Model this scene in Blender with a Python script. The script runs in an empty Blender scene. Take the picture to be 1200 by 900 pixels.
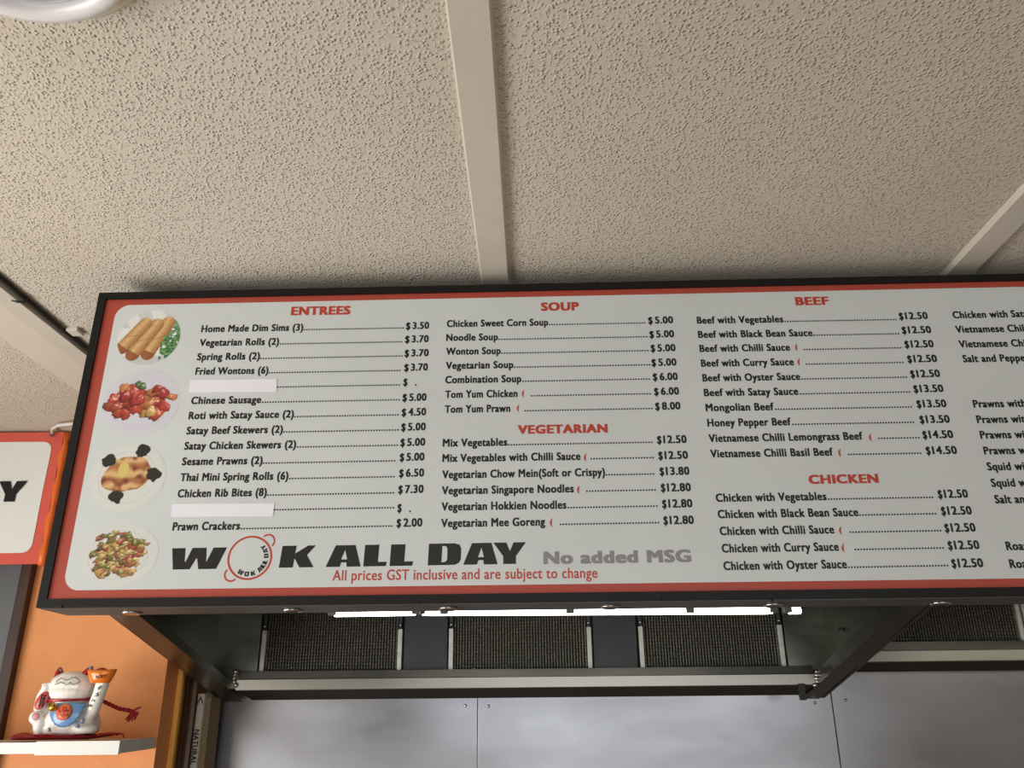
import bpy, bmesh, math, random
from mathutils import Vector, Matrix, noise as mnoise
random.seed(7)
sc = bpy.context.scene
COL = sc.collection
V = Vector

# ------------------------------------------------------------------ camera
F = 985.0
CAM = V((0, 0, 1.5))
Zc = V((-23, -2520, F)).normalized()           # world up, in (right, down, forward)
Xc = -V((-43000, 774, F)).normalized()
Xc = (Xc - Xc.dot(Zc) * Zc).normalized()
Yc = -(Zc.cross(Xc)).normalized()
if Yc.z < 0: Yc = -Yc
Rv = V((Xc.x, Yc.x, Zc.x)); Dv = V((Xc.y, Yc.y, Zc.y)); Fv = V((Xc.z, Yc.z, Zc.z))
cd = bpy.data.cameras.new('camera'); cam = bpy.data.objects.new('camera', cd); COL.objects.link(cam)
cd.sensor_width = 36; cd.lens = F / 1200 * 36; cd.clip_start = .02; cd.clip_end = 60
cam.matrix_world = Matrix(((Rv.x, -Dv.x, -Fv.x, CAM.x), (Rv.y, -Dv.y, -Fv.y, CAM.y), (Rv.z, -Dv.z, -Fv.z, CAM.z), (0, 0, 0, 1)))
sc.camera = cam

# ------------------------------------------------------------------ light
w = bpy.data.worlds.new('world'); sc.world = w; w.use_nodes = True
w.node_tree.nodes['Background'].inputs[0].default_value = (.75, .87, 1, 1)
w.node_tree.nodes['Background'].inputs[1].default_value = .8
def area(name, loc, target, sx, sy, power, col):
    l = bpy.data.lights.new(name, 'AREA'); l.shape = 'RECTANGLE'; l.size = sx; l.size_y = sy; l.energy = power; l.color = col
    o = bpy.data.objects.new(name, l); COL.objects.link(o); o.location = loc
    o.rotation_euler = (V(target) - V(loc)).to_track_quat('-Z', 'Y').to_euler()
    return o
area('shopfront_daylight', (.9, -3.9, 1.25), (.9, 0, 1.7), 4.4, 1.7, 62, (1, .985, .96))
area('side_daylight', (-2.86, .55, 1.0), (-.4, 1.0, 2.3), 3.2, 1.3, 94, (1, .965, .9))
sc.view_settings.view_transform = 'Standard'; sc.view_settings.look = 'None'
sc.view_settings.exposure = 0.0; sc.view_settings.gamma = 1; sc.view_settings.use_curve_mapping = False

# ------------------------------------------------------------------ pixel -> place
def ray(px, py):
    return Rv * ((px - 600) / F) + Dv * ((py - 450) / F) + Fv
def at(px, py, y):
    d = ray(px, py); return CAM + d * (y / d.y)
def at_x(px, py, x):
    d = ray(px, py); return CAM + d * (x / d.x)
def at_z(px, py, z):
    d = ray(px, py); return CAM + d * ((z - CAM.z) / d.z)

# ------------------------------------------------------------------ materials
def lin(c):
    return tuple(((v / 255) / 12.92 if v / 255 <= .04045 else ((v / 255 + .055) / 1.055) ** 2.4) for v in c) + (1,)
def mat(name, rgb, rough=.6, metal=0, spec=.5, var=0, vscale=30, bump=0, bscale=80, bdist=.002, stretch=None, coat=0, rvar=0, detail=3):
    m = bpy.data.materials.new(name); m.use_nodes = True; nt = m.node_tree; b = nt.nodes['Principled BSDF']
    c = lin(rgb)
    b.inputs['Base Color'].default_value = c; b.inputs['Roughness'].default_value = rough
    b.inputs['Metallic'].default_value = metal; b.inputs['Specular IOR Level'].default_value = spec
    b.inputs['Coat Weight'].default_value = coat
    tc = nt.nodes.new('ShaderNodeTexCoord'); mp = nt.nodes.new('ShaderNodeMapping'); nt.links.new(tc.outputs['Object'], mp.inputs[0])
    if stretch: mp.inputs['Scale'].default_value = stretch
    if var or rvar:
        n = nt.nodes.new('ShaderNodeTexNoise'); n.inputs['Scale'].default_value = vscale; n.inputs['Detail'].default_value = detail
        nt.links.new(mp.outputs[0], n.inputs['Vector'])
        if var:
            mx = nt.nodes.new('ShaderNodeMix'); mx.data_type = 'RGBA'
            mx.inputs[6].default_value = tuple(v * (1 - var) for v in c[:3]) + (1,)
            mx.inputs[7].default_value = tuple(min(1, v * (1 + var)) for v in c[:3]) + (1,)
            rp = nt.nodes.new('ShaderNodeMapRange'); rp.inputs[1].default_value = .3; rp.inputs[2].default_value = .7
            nt.links.new(n.outputs[0], rp.inputs[0]); nt.links.new(rp.outputs[0], mx.inputs[0]); nt.links.new(mx.outputs[2], b.inputs['Base Color'])
        if rvar:
            rr = nt.nodes.new('ShaderNodeMapRange'); rr.inputs[1].default_value = .3; rr.inputs[2].default_value = .7
            rr.inputs[3].default_value = max(.02, rough - rvar); rr.inputs[4].default_value = rough + rvar
            nt.links.new(n.outputs[0], rr.inputs[0]); nt.links.new(rr.outputs[0], b.inputs['Roughness'])
    if bump:
        n2 = nt.nodes.new('ShaderNodeTexNoise'); n2.inputs['Scale'].default_value = bscale; n2.inputs['Detail'].default_value = 0 if bscale < 5 else 2
        nt.links.new(mp.outputs[0], n2.inputs['Vector'])
        bp = nt.nodes.new('ShaderNodeBump'); bp.inputs['Strength'].default_value = bump; bp.inputs['Distance'].default_value = bdist
        nt.links.new(n2.outputs[0], bp.inputs['Height']); nt.links.new(bp.outputs[0], b.inputs['Normal'])
    return m
def emit(name, rgb, s):
    m = bpy.data.materials.new(name); m.use_nodes = True; b = m.node_tree.nodes['Principled BSDF']
    b.inputs['Base Color'].default_value = lin(rgb); b.inputs['Emission Color'].default_value = lin(rgb); b.inputs['Emission Strength'].default_value = s
    return m

def ceiling_mat():
    m = bpy.data.materials.new('stippled_plaster'); m.use_nodes = True; nt = m.node_tree; b = nt.nodes['Principled BSDF']
    b.inputs['Roughness'].default_value = .85; b.inputs['Specular IOR Level'].default_value = .25
    tc = nt.nodes.new('ShaderNodeTexCoord')
    big = nt.nodes.new('ShaderNodeTexNoise'); big.inputs['Scale'].default_value = 2.2; big.inputs['Detail'].default_value = 3
    vo = nt.nodes.new('ShaderNodeTexVoronoi'); vo.inputs['Scale'].default_value = 150; vo.inputs['Detail'].default_value = 0
    mk = nt.nodes.new('ShaderNodeTexNoise'); mk.inputs['Scale'].default_value = 90; mk.inputs['Detail'].default_value = 3; mk.inputs['Roughness'].default_value = .65
    for q in (big, mk): nt.links.new(tc.outputs['Object'], q.inputs['Vector'])
    wr = nt.nodes.new('ShaderNodeVectorMath'); wr.operation = 'MULTIPLY_ADD'; wr.inputs[1].default_value = (.006, .006, .006)
    nt.links.new(mk.outputs['Color'], wr.inputs[0]); nt.links.new(tc.outputs['Object'], wr.inputs[2]); nt.links.new(wr.outputs[0], vo.inputs['Vector'])
    r1 = nt.nodes.new('ShaderNodeMapRange'); r1.interpolation_type = 'SMOOTHSTEP'; r1.inputs[1].default_value = .0; r1.inputs[2].default_value = .62; r1.inputs[3].default_value = 1; r1.inputs[4].default_value = 0
    r2 = nt.nodes.new('ShaderNodeMapRange'); r2.inputs[1].default_value = .40; r2.inputs[2].default_value = .60; r2.inputs[3].default_value = .12
    nt.links.new(vo.outputs['Distance'], r1.inputs[0]); nt.links.new(mk.outputs[0], r2.inputs[0])
    mu = nt.nodes.new('ShaderNodeMath'); mu.operation = 'MULTIPLY'; nt.links.new(r1.outputs[0], mu.inputs[0]); nt.links.new(r2.outputs[0], mu.inputs[1])
    bp = nt.nodes.new('ShaderNodeBump'); bp.inputs['Strength'].default_value = 1; bp.inputs['Distance'].default_value = .0037
    nt.links.new(mu.outputs[0], bp.inputs['Height']); nt.links.new(bp.outputs[0], b.inputs['Normal'])
    mx = nt.nodes.new('ShaderNodeMix'); mx.data_type = 'RGBA'
    mx.inputs[6].default_value = lin((200, 192, 178)); mx.inputs[7].default_value = lin((214, 206, 192))
    nt.links.new(big.outputs[0], mx.inputs[0]); nt.links.new(mx.outputs[2], b.inputs['Base Color'])
    return m

def steel(name, rgb, rough, rvar=.08, stretch=(1, 1, 14), var=.12, vscale=6, wave=0):
    m = mat(name, rgb, rough, 1, var=var, vscale=vscale, stretch=stretch, rvar=rvar, detail=4, bump=wave, bscale=1.6, bdist=.02)
    return m

def attr_mat(name, rough=.45, coat=0):
    m = bpy.data.materials.new(name); m.use_nodes = True; nt = m.node_tree; b = nt.nodes['Principled BSDF']
    a = nt.nodes.new('ShaderNodeVertexColor'); a.layer_name = 'print'
    nt.links.new(a.outputs[0], b.inputs['Base Color']); b.inputs['Roughness'].default_value = rough
    b.inputs['Coat Weight'].default_value = coat
    return m

M = dict(
    ceil=ceiling_mat(),
    strip=mat('painted_batten', (206, 199, 186), .6, var=.04, vscale=9, bump=.25, bscale=120, bdist=.001),
    smooth=mat('smooth_plaster', (214, 204, 190), .8, var=.03, vscale=6, bump=.2, bscale=60, bdist=.001),
    wallp=mat('cream_wall_paint', (206, 196, 180), .8, var=.04, vscale=5),
    floor=mat('floor_tile', (158, 134, 114), .4, var=.15, vscale=8),
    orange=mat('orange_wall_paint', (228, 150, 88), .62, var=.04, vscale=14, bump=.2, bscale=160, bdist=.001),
    orange_side=mat('orange_shaded_side', (206, 134, 52), .6, var=.08, vscale=14),  # yellower wall orange for the return, its shade put into the colour
    black=mat('black_powder_coat', (8, 8, 9), .5, spec=.3, var=.12, vscale=40, bump=.15, bscale=300, bdist=.0004),
    under=mat('grey_box_underside', (84, 84, 82), .5, .25, var=.15, vscale=12),
    red=mat('red_print', (168, 66, 50), .5, var=.03, vscale=6),
    white=mat('opal_white_sheet', (203, 209, 209), .34, var=.035, vscale=3, bump=.05, bscale=3, bdist=.003, detail=5),
    ink=mat('black_ink', (16, 16, 18), .4), redink=mat('red_ink', (182, 62, 44), .42), greyink=mat('grey_ink', (134, 134, 140), .42),
    sticker=mat('white_sticker', (232, 232, 242), .3, var=.01, vscale=20),
    photo=attr_mat('printed_photo', .36),
    steelwall=steel('brushed_steel_sheet', (140, 141, 145), .3, .06, (1, 1, 2.6), var=.1, vscale=2.2, wave=.6),
    steelhood=steel('hood_steel', (130, 130, 121), .36, .08, (1, 1, 3)),
    steelrail=steel('gutter_steel', (148, 146, 138), .32, .05, (.5, 1, 1), var=.15, vscale=3),
    hooddark=mat('dark_hood_sheet', (64, 66, 70), .5, .5, var=.1, vscale=10),
    gapdark=mat('dark_hood_recess', (48, 44, 28), .6, .3, var=.35, vscale=40),  # dark mottled olive strip closing the gap between gutter and steel
    clip=mat('filter_frame_aluminium', (206, 208, 202), .5, .3, var=.12, vscale=40),
    mesh=mat('filter_mesh_metal', (158, 156, 138), .4, .5, var=.35, vscale=90),
    meshback=mat('filter_backing', (20, 19, 16), .8),
    chrome=mat('chrome', (205, 205, 205), .18, 1),
    tube=emit('lit_tube', (255, 250, 236), 8),
    capgrey=mat('lamp_holder_grey', (96, 96, 92), .5),
    pvc=mat('vinyl_white', (226, 228, 224), .3, bump=.5, bscale=7, bdist=.008),
    pvcred=mat('vinyl_red', (214, 92, 78), .3, bump=.5, bscale=9, bdist=.008),
    pvcor=mat('vinyl_orange', (232, 112, 42), .35, bump=.4, bscale=20, bdist=.006),
    tie=mat('white_plastic', (222, 220, 216), .3),
    brown=mat('dark_brown_wood', (58, 32, 20), .5, var=.25, vscale=14, stretch=(4, 4, .5)),
    greyp=mat('grey_panel', (96, 98, 100), .45, var=.04, vscale=5),
    shelf=mat('white_melamine', (228, 228, 224), .4, var=.02, vscale=20),
    shelfgrey=mat('grey_edge_band', (226, 226, 220), .45, var=.04, vscale=30),
    china=mat('white_glazed_ceramic', (246, 242, 234), .12, coat=.5, var=.02, vscale=15),
    cred=mat('red_glaze', (170, 26, 34), .2, coat=.4), cblue=mat('blue_glaze', (104, 148, 196), .25, coat=.4, var=.15, vscale=160),
    cpink=mat('pink_glaze', (196, 130, 140), .3), corange=mat('orange_glaze', (232, 122, 26), .18, coat=.5, var=.08, vscale=60),
    cemblem=mat('orange_red_emblem', (222, 110, 70), .3, var=.4, vscale=260), gold=mat('gold_glaze', (212, 168, 60), .2, .9),
    cline=mat('dark_glaze_line', (40, 34, 34), .3), cgrey=mat('grey_blue_glaze', (120, 128, 150), .3, var=.4, vscale=200),
    satin=mat('red_satin', (156, 20, 30), .35, bump=.5, bscale=40, bdist=.004, var=.2, vscale=30),
    cord=mat('red_cord', (158, 24, 34), .7, bump=.6, bscale=300, bdist=.002),
    wood=mat('yellow_wood', (244, 184, 84), .55, var=.16, vscale=20, stretch=(5, 5, .4)),
    dtube=mat('dark_brown_tube', (66, 48, 34), .5, var=.2, vscale=20), gtube=mat('mauve_grey_tube', (142, 128, 120), .5, var=.08, vscale=12),
    carton=mat('pale_carton', (216, 214, 200), .55, var=.03, vscale=15), carton2=mat('brown_carton_side', (136, 118, 88), .6, var=.08, vscale=15),
    cable=mat('black_cable', (22, 22, 22), .5), glass=mat('lamp_glass', (176, 178, 190), .15, var=.1, vscale=12, coat=.5),
    lampwhite=mat('lamp_white_rim', (238, 238, 240), .25), lampcream=mat('lamp_cream_base', (206, 196, 172), .5), frame=mat('window_frame_white', (200, 200, 200), .4),
)

# ------------------------------------------------------------------ object helpers
def link(name, me, material, parent=None, smooth=False):
    o = bpy.data.objects.new(name, me); COL.objects.link(o)
    if material is not None and not me.materials: me.materials.append(material)
    if parent is not None: o.parent = parent
    if smooth:
        for p in me.polygons: p.use_smooth = True
    return o
def obj(name, bm, material, parent=None, smooth=False, origin=None):
    if origin is not None:
        bmesh.ops.translate(bm, verts=bm.verts, vec=-V(origin))
    me = bpy.data.meshes.new(name); bm.to_mesh(me); bm.free()
    o = link(name, me, material, parent, smooth)
    if origin is not None: o.location = origin
    return o
def thing(name, label, cat, loc, group=None, rot=None):
    o = bpy.data.objects.new(name, None); COL.objects.link(o); o.location = loc; o.empty_display_size = .05
    if rot: o.rotation_euler = rot
    o['label'] = label; o['category'] = cat
    if group: o['group'] = group
    return o
def tag(o, label, cat, group=None):
    o['label'] = label; o['category'] = cat
    if group: o['group'] = group
    return o
def struct(o):
    o['kind'] = 'structure'; return o
def rel(parent, o):
    """move a child modelled in world space into its parent's frame"""
    o.parent = parent; o.location = V(o.location) - parent.location
    return o
def hexa(bm, pts):
    """8 points: 4 of the front face, then the 4 matching of the back"""
    v = [bm.verts.new(p) for p in pts]
    for f in ((0, 1, 2, 3), (7, 6, 5, 4), (0, 4, 5, 1), (1, 5, 6, 2), (2, 6, 7, 3), (3, 7, 4, 0)):
        bm.faces.new([v[i] for i in f])
    return v
def box(bm, a, b, bevel=0):
    x0, y0, z0 = a; x1, y1, z1 = b
    vs = hexa(bm, [(x0, y0, z0), (x1, y0, z0), (x1, y0, z1), (x0, y0, z1), (x0, y1, z0), (x1, y1, z0), (x1, y1, z1), (x0, y1, z1)])
    if bevel:
        es = list({e for v in vs for e in v.link_edges})
        bmesh.ops.bevel(bm, geom=es, offset=bevel, segments=2, affect='EDGES', profile=.5)
    return bm
def finish(bm):
    bmesh.ops.recalc_face_normals(bm, faces=bm.faces); return bm
def NB(): return bmesh.new()
def prism(bm, pts, d):
    """polygon pts extruded by vector d"""
    a = [bm.verts.new(p) for p in pts]; b = [bm.verts.new(V(p) + V(d)) for p in pts]; n = len(pts)
    bm.faces.new(a); bm.faces.new(list(reversed(b)))
    for i in range(n): bm.faces.new((a[i], b[i], b[(i + 1) % n], a[(i + 1) % n]))
    return bm
def tube(bm, path, r, seg=8, cap=True):
    path = [V(p) for p in path]; rings = []
    rs = r if isinstance(r, (list, tuple)) else [r] * len(path)
    up = None
    for i, p in enumerate(path):
        t = (path[min(i + 1, len(path) - 1)] - path[max(i - 1, 0)]).normalized()
        if up is None: up = V((0, 0, 1)) if abs(t.z) < .9 else V((0, 1, 0))
        s = t.cross(up).normalized(); up = s.cross(t).normalized()
        rings.append([bm.verts.new(p + (s * math.cos(k / seg * math.tau) + up * math.sin(k / seg * math.tau)) * rs[i]) for k in range(seg)])
    for a, b in zip(rings, rings[1:]):
        for k in range(seg): bm.faces.new((a[k], a[(k + 1) % seg], b[(k + 1) % seg], b[k]))
    if cap: bm.faces.new(list(reversed(rings[0]))); bm.faces.new(rings[-1])
    return bm
def lathe(bm, prof, mtx, seg=24):
    rings = []
    for r, h in prof:
        rings.append([bm.verts.new(mtx @ V((r * math.cos(k / seg * math.tau), r * math.sin(k / seg * math.tau), h))) for k in range(seg)])
    for a, b in zip(rings, rings[1:]):
        for k in range(seg): bm.faces.new((a[k], a[(k + 1) % seg], b[(k + 1) % seg], b[k]))
    bm.faces.new(list(reversed(rings[0]))); bm.faces.new(rings[-1])
    return bm
def ball(bm, c, r, rot=None, u=20, v=12):
    m = Matrix.Translation(V(c))
    if rot is not None: m = m @ rot
    m = m @ Matrix.Diagonal((*((r, r, r) if not isinstance(r, (tuple, list)) else r), 1))
    bmesh.ops.create_uvsphere(bm, u_segments=u, v_segments=v, radius=1, matrix=m)
    return bm

# ------------------------------------------------------------------ room shell
CEIL = 2.512; WY = 3.1; SY = 3.5                     # ceiling height, orange wall, steel wall
XL, XR, YF = -2.72, 4.2, -3.8
edge_x = at(197, 771, WY).x                         # right end of the orange wall
def slab(name, a, b, m):
    return struct(obj(name, finish(box(NB(), a, b)), m))
slab('ceiling', (XL, YF, CEIL), (XR, SY + .3, CEIL + .1), M['ceil'])
slab('floor', (XL, YF, -.1), (XR, SY + .3, 0), M['floor'])
slab('wall_back', (XL, WY, 0), (edge_x, WY + .12, CEIL), M['orange'])
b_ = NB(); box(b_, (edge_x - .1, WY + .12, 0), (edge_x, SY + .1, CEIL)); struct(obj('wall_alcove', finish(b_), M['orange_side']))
slab('wall_right', (XR, YF, 0), (XR + .1, SY + .3, CEIL), M['wallp'])
# side wall and shop front with their window openings
def wall_open(name, horizontal, pos, th, lo, hi, o0, o1, z0, z1):
    b = NB()
    def pc(u0, u1, a, c):
        if horizontal: box(b, (u0, pos - th, a), (u1, pos, c))
        else: box(b, (pos - th, u0, a), (pos, u1, c))
    pc(lo, o0, 0, CEIL); pc(o1, hi, 0, CEIL); pc(o0, o1, 0, z0); pc(o0, o1, z1, CEIL)
    struct(obj(name, finish(b), M['wallp']))
wall_open('wall_front', True, YF, .1, XL, XR, -1.4, 3.2, .4, 2.45)
wall_open('wall_left', False, XL, .1, YF, WY, -1.2, 2.25, .3, 1.75)
def winframe(name, horizontal, pos, o0, o1, z0, z1):
    b = NB(); t = .05
    def pc(u0, u1, a, c):
        if horizontal: box(b, (u0, pos - .07, a), (u1, pos - .02, c))
        else: box(b, (pos - .07, u0, a), (pos - .02, u1, c))
    pc(o0, o1, z0, z0 + t); pc(o0, o1, z1 - t, z1); pc(o0, o0 + t, z0 + t, z1 - t); pc(o1 - t, o1, z0 + t, z1 - t)
    mid = (o0 + o1) / 2; pc(mid - t / 2, mid + t / 2, z0 + t, z1 - t)
    struct(obj(name, finish(b), M['frame']))
winframe('window_1', True, YF, -1.4, 3.2, .4, 2.45)
winframe('window_2', False, XL, -1.2, 2.25, .3, 1.75)
# ceiling battens run away from the camera
def batten(name, pxl, pyl, wdt, h, y1, mt=M['strip']):
    x0 = at_z(pxl, pyl, CEIL).x
    b = NB(); e = .006; h += .003; hexa(b, [(x0 + e, YF, CEIL - h), (x0 + wdt - e, YF, CEIL - h), (x0 + wdt, YF, CEIL + .004), (x0, YF, CEIL + .004), (x0 + e, y1, CEIL - h), (x0 + wdt - e, y1, CEIL - h), (x0 + wdt, y1, CEIL + .004), (x0, y1, CEIL + .004)])
    return struct(obj(name, finish(b), mt)), x0
w_mid = at_z(597, 330, CEIL).x - at_z(562, 330, CEIL).x
print('batten width', w_mid)
# trim_1 follows the photo's two sight points
_, xm = batten('trim_1', 562, 320, w_mid, .011, SY)
_, xr = batten('trim_2', 1101, 321, w_mid, .011, SY)
_, xl = batten('trim_3', 60, 396, w_mid * .9, .016, WY)
print('battens', xl, xm, xr)
b_ = NB(); xw = at_z(60, 435, CEIL).x; box(b_, (xw, YF, CEIL - .004), (xl - .004, WY, CEIL + .005)); struct(obj('trim_4', finish(b_), M['smooth']))

# steel splashback: three sheets on the kitchen wall, each with its rivets
wb = slab('wall_kitchen', (edge_x, SY + .012, 0), (XR, SY + .2, CEIL), M['wallp'])
topL = at(600, 816, SY).z; topR = at(1100, 784, SY).z
s0 = at(246, 840, SY).x; s1 = at(559.7, 840, SY).x; s2 = at(976, 830, SY).x; s3 = XR
for a, c, t, off in ((s0, s1 - .0012, topL, 0), (s1 + .0012, s2 - .002, topL, 0), (s2 + .001, s3, topR, .004)):
    b = NB(); box(b, (a, SY - off, .2), (c, SY + .011, t), .001)
    rel(wb, obj('steel_panel', finish(b), M['steelwall']))
def rivet(px, py, y, parent, r=.006):
    p = at(px, py, y); b = NB(); lathe(b, [(r, 0), (r, .0015), (r * .6, .004), (r * .1, .005)], Matrix.Translation(p) @ Matrix.Rotation(math.pi / 2, 4, 'X'), 12)
    rel(parent, obj('screw', finish(b), M['chrome'], smooth=False))
for px, py in ((545.5, 827), (572.5, 827.5), (955, 823.5), (256, 831)): rivet(px, py, SY, wb)
rivet(991, 820.5, SY - .004, wb)

# ------------------------------------------------------------------ menu board
BY = 1.8; TILT = math.radians(-.9)
pc = at(600, 520, BY)
u_ax = V((1, 0, 0)); v_ax = V((0, math.sin(-TILT), math.cos(TILT))); n_ax = u_ax.cross(v_ax)   # n points to the camera (-y)
def B(px, py):
    d = ray(px, py); t = (pc - CAM).dot(n_ax) / d.dot(n_ax); q = CAM + d * t - pc
    return q.dot(u_ax), q.dot(v_ax)
board = thing('menu_board', 'long black framed menu light box with red bordered white price list under the ceiling', 'menu board', pc, rot=(TILT, 0, 0))
TLo = B(114.5, 342.5); BLo = B(44, 712.5); TRo = B(1200, 321); BRo = B(1200, 697.7)
uL = (TLo[0] + BLo[0]) / 2; vT = (TLo[1] + TRo[1]) / 2; vB = (BLo[1] + BRo[1]) / 2
uR = 1.75
print('board corners', TLo, BLo, TRo, BRo)
TLi = B(121.5, 350); BLi = B(57, 702); TRi = B(1200, 328.5); BRi = B(1200, 687.7)
iL = (TLi[0] + BLi[0]) / 2; iT = (TLi[1] + TRi[1]) / 2; iB = (BLi[1] + BRi[1]) / 2; iR = uR - (iL - uL)
TLw = B(152, 355.5); BLw = B(110, 690); wT = (TLw[1] + B(1200, 335.5)[1]) / 2; wB = (BLw[1] + B(1200, 678.3)[1]) / 2
wL = B(75.8, 668.7)[0]; wR = iR - (wL - iL)
print('inner', TLi, BLi, TRi, BRi, 'white', TLw, BLw, wL)
DEP = .125; SET = .006
def bar(name, pts, m=M['black']):
    b = NB(); prism(b, [(p[0], 0, p[1]) for p in pts], (0, DEP, 0)); obj(name, finish(b), m, board)
bar('frame_top', [(uL, vT), (uR, vT), (iR, iT), (iL, iT)]); bar('frame_bottom', [(uL, vB), (iL, iB), (iR, iB), (uR, vB)])
bar('frame_side', [(uL, vT), (iL, iT), (iL, iB), (uL, vB)]); bar('frame_side', [(uR, vT), (uR, vB), (iR, iB), (iR, iT)])
b = NB(); box(b, (iL, SET, iB), (iR, SET + .004, iT)); panel = obj('panel', finish(b), M['red'], board)
b = NB(); box(b, (uL + .004, .012, vB - .0015), (uR - .004, DEP - .002, vB)); obj('underside', finish(b), M['under'], board)
b = NB(); box(b, (iL, DEP - .01, iB), (iR, DEP - .004, iT)); obj('back_sheet', finish(b), M['hooddark'], board)
# white rounded field
R = .034
def rrect(x0, x1, z0, z1, r, y, seg=10):
    pts = []
    for cx, cz, a0 in ((x1 - r, z1 - r, 0), (x0 + r, z1 - r, 90), (x0 + r, z0 + r, 180), (x1 - r, z0 + r, 270)):
        for k in range(seg + 1):
            a = math.radians(a0 + 90 * k / seg); pts.append((cx + r * math.cos(a), y, cz + r * math.sin(a)))
    return pts
b = NB(); prism(b, rrect(wL, wR, wB, wT, R, SET - .0003), (0, .0003, 0)); obj('white_field', finish(b), M['white'], panel)
YT = SET - .0006

# text -> flat print
_cache = {}; _layers = {}
def glyphs(s, bold=.046):
    key = (s, bold)
    if key in _cache: return _cache[key]
    c = bpy.data.curves.new('t', 'FONT'); c.body = s; c.resolution_u = 3; c.fill_mode = 'FRONT'; c.space_character = 1.04 + bold * 1.3
    o = bpy.data.objects.new('t', c); me = o.to_mesh()
    v0 = [(v.co.x, v.co.y) for v in me.vertices]; f0 = [tuple(p.vertices) for p in me.polygons]; vs = []; fs = []; ly = []
    for dx, dy in ((1, .5), (-1, .5), (1, -.5), (-1, -.5)) if bold < .04 else ((1, .5), (-1, .5), (1, -.5), (-1, -.5), (0, .5), (0, -.5)):
        n = len(vs); vs += [(a + dx * bold, b + dy * bold) for a, b in v0]; ly += [len(ly) // max(1, len(v0))] * len(v0); fs += [tuple(i + n for i in f) for f in f0]
    o.to_mesh_clear(); bpy.data.objects.remove(o); bpy.data.curves.remove(c)
    _cache[key] = (vs, fs); _layers[id(vs)] = ly; return vs, fs
class Print:
    def __init__(s): s.v = []; s.f = []
    def add(s, vs, fs, y=YT, ly=None):
        n = len(s.v); s.v += [(a, y - (ly[i] * 3e-5 if ly else 0), b) for i, (a, b) in enumerate(vs)]; s.f += [tuple(i + n for i in f) for f in fs]
    def text(s, t, p0, p1, h=None, bold=.046, width=None):
        """t from (u,v) p0 to p1 along its baseline; h = size of one em"""
        vs, fs = glyphs(t, bold)
        if not vs: return
        x0 = min(a for a, _ in vs); x1 = max(a for a, _ in vs)
        if width is None:
            dx, dy = p1[0] - p0[0], p1[1] - p0[1]; L = math.hypot(dx, dy); ca, sa = dx / L, dy / L; k = L / (x1 - x0)
        else: ca, sa = 1, 0; k = width
        if h is None: h = k
        s.add([(p0[0] + (a - x0) * k * ca - b * h * sa, p0[1] + (a - x0) * k * sa + b * h * ca) for a, b in vs], fs, YT, _layers[id(vs)])
    def poly(s, pts, y=YT): s.add(pts, [tuple(range(len(pts)))], y)
    def build(s, name, m, parent):
        me = bpy.data.meshes.new(name); me.from_pydata(s.v, [], s.f); me.update()
        o = link(name, me, m, parent); o['kind'] = 'stuff'; return o
def dot_row(P, a, b):
    L = math.hypot(b[0] - a[0], b[1] - a[1]); n = max(1, int(L / .0060)); r = .0022
    for i in range(n + 1):
        t = i / n; x = a[0] + (b[0] - a[0]) * t; z = a[1] + (b[1] - a[1]) * t
        P.poly([(x + r * math.cos(q), z + r * math.sin(q)) for q in [k * math.tau / 6 for k in range(6)]])
def chilli(P, px, py):
    u, v = B(px, py); n = 6; out = []; inn = []
    for k in range(n + 1):
        a = math.radians(118 + 112 * k / n); tk = .0046 * math.sin(math.pi * (k + .6) / (n + 1.2))
        out.append((u + .007 + .012 * math.cos(a), v + .0115 * math.sin(a))); inn.append((u + .007 + (.012 - tk) * math.cos(a), v + (.0115 - tk * .3) * math.sin(a)))
    for k in range(n): P.poly([out[k], out[k + 1], inn[k + 1], inn[k]])
EM = .0256
def rows(name, rs):
    P = Print(); Q = Print(); has = False
    for r in rs:
        t, x0, y0, x1, d0, d1, p, q0, q1, qy = r[:10]
        slope = (qy - y0) / max(1, (q0 - x0))            # the row's own slant in the photo
        if t: P.text(t, B(x0, y0), B(x1, y0 + (x1 - x0) * -.016), EM)
        if d1: dot_row(P, B(d0, y0 - .6 + (d0 - x0) * -.018), B(d1, y0 - .6 + (d1 - x0) * -.018))
        if p == '$ .':
            P.text('$', B(q0, qy), B(q0 + 5, qy), EM); u, v = B(q0 + 15, qy - .8); P.poly([(u - .0018, v - .0018), (u + .0018, v - .0018), (u + .0018, v + .0018), (u - .0018, v + .0018)])
        elif p: 
            P.text('$', B(q0, qy + .4), B(q0 + 5.4, qy + .4), EM); P.text(p, B(q0 + 8 if len(p) < 5 else q0 + 7.4, qy), B(q1, qy - .45), EM)
        if len(r) > 10: chilli(Q, r[10], y0 - 5); has = True
    P.build(name, M['ink'], panel)
    if has: Q.build('chilli_marks', M['redink'], panel)
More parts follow.
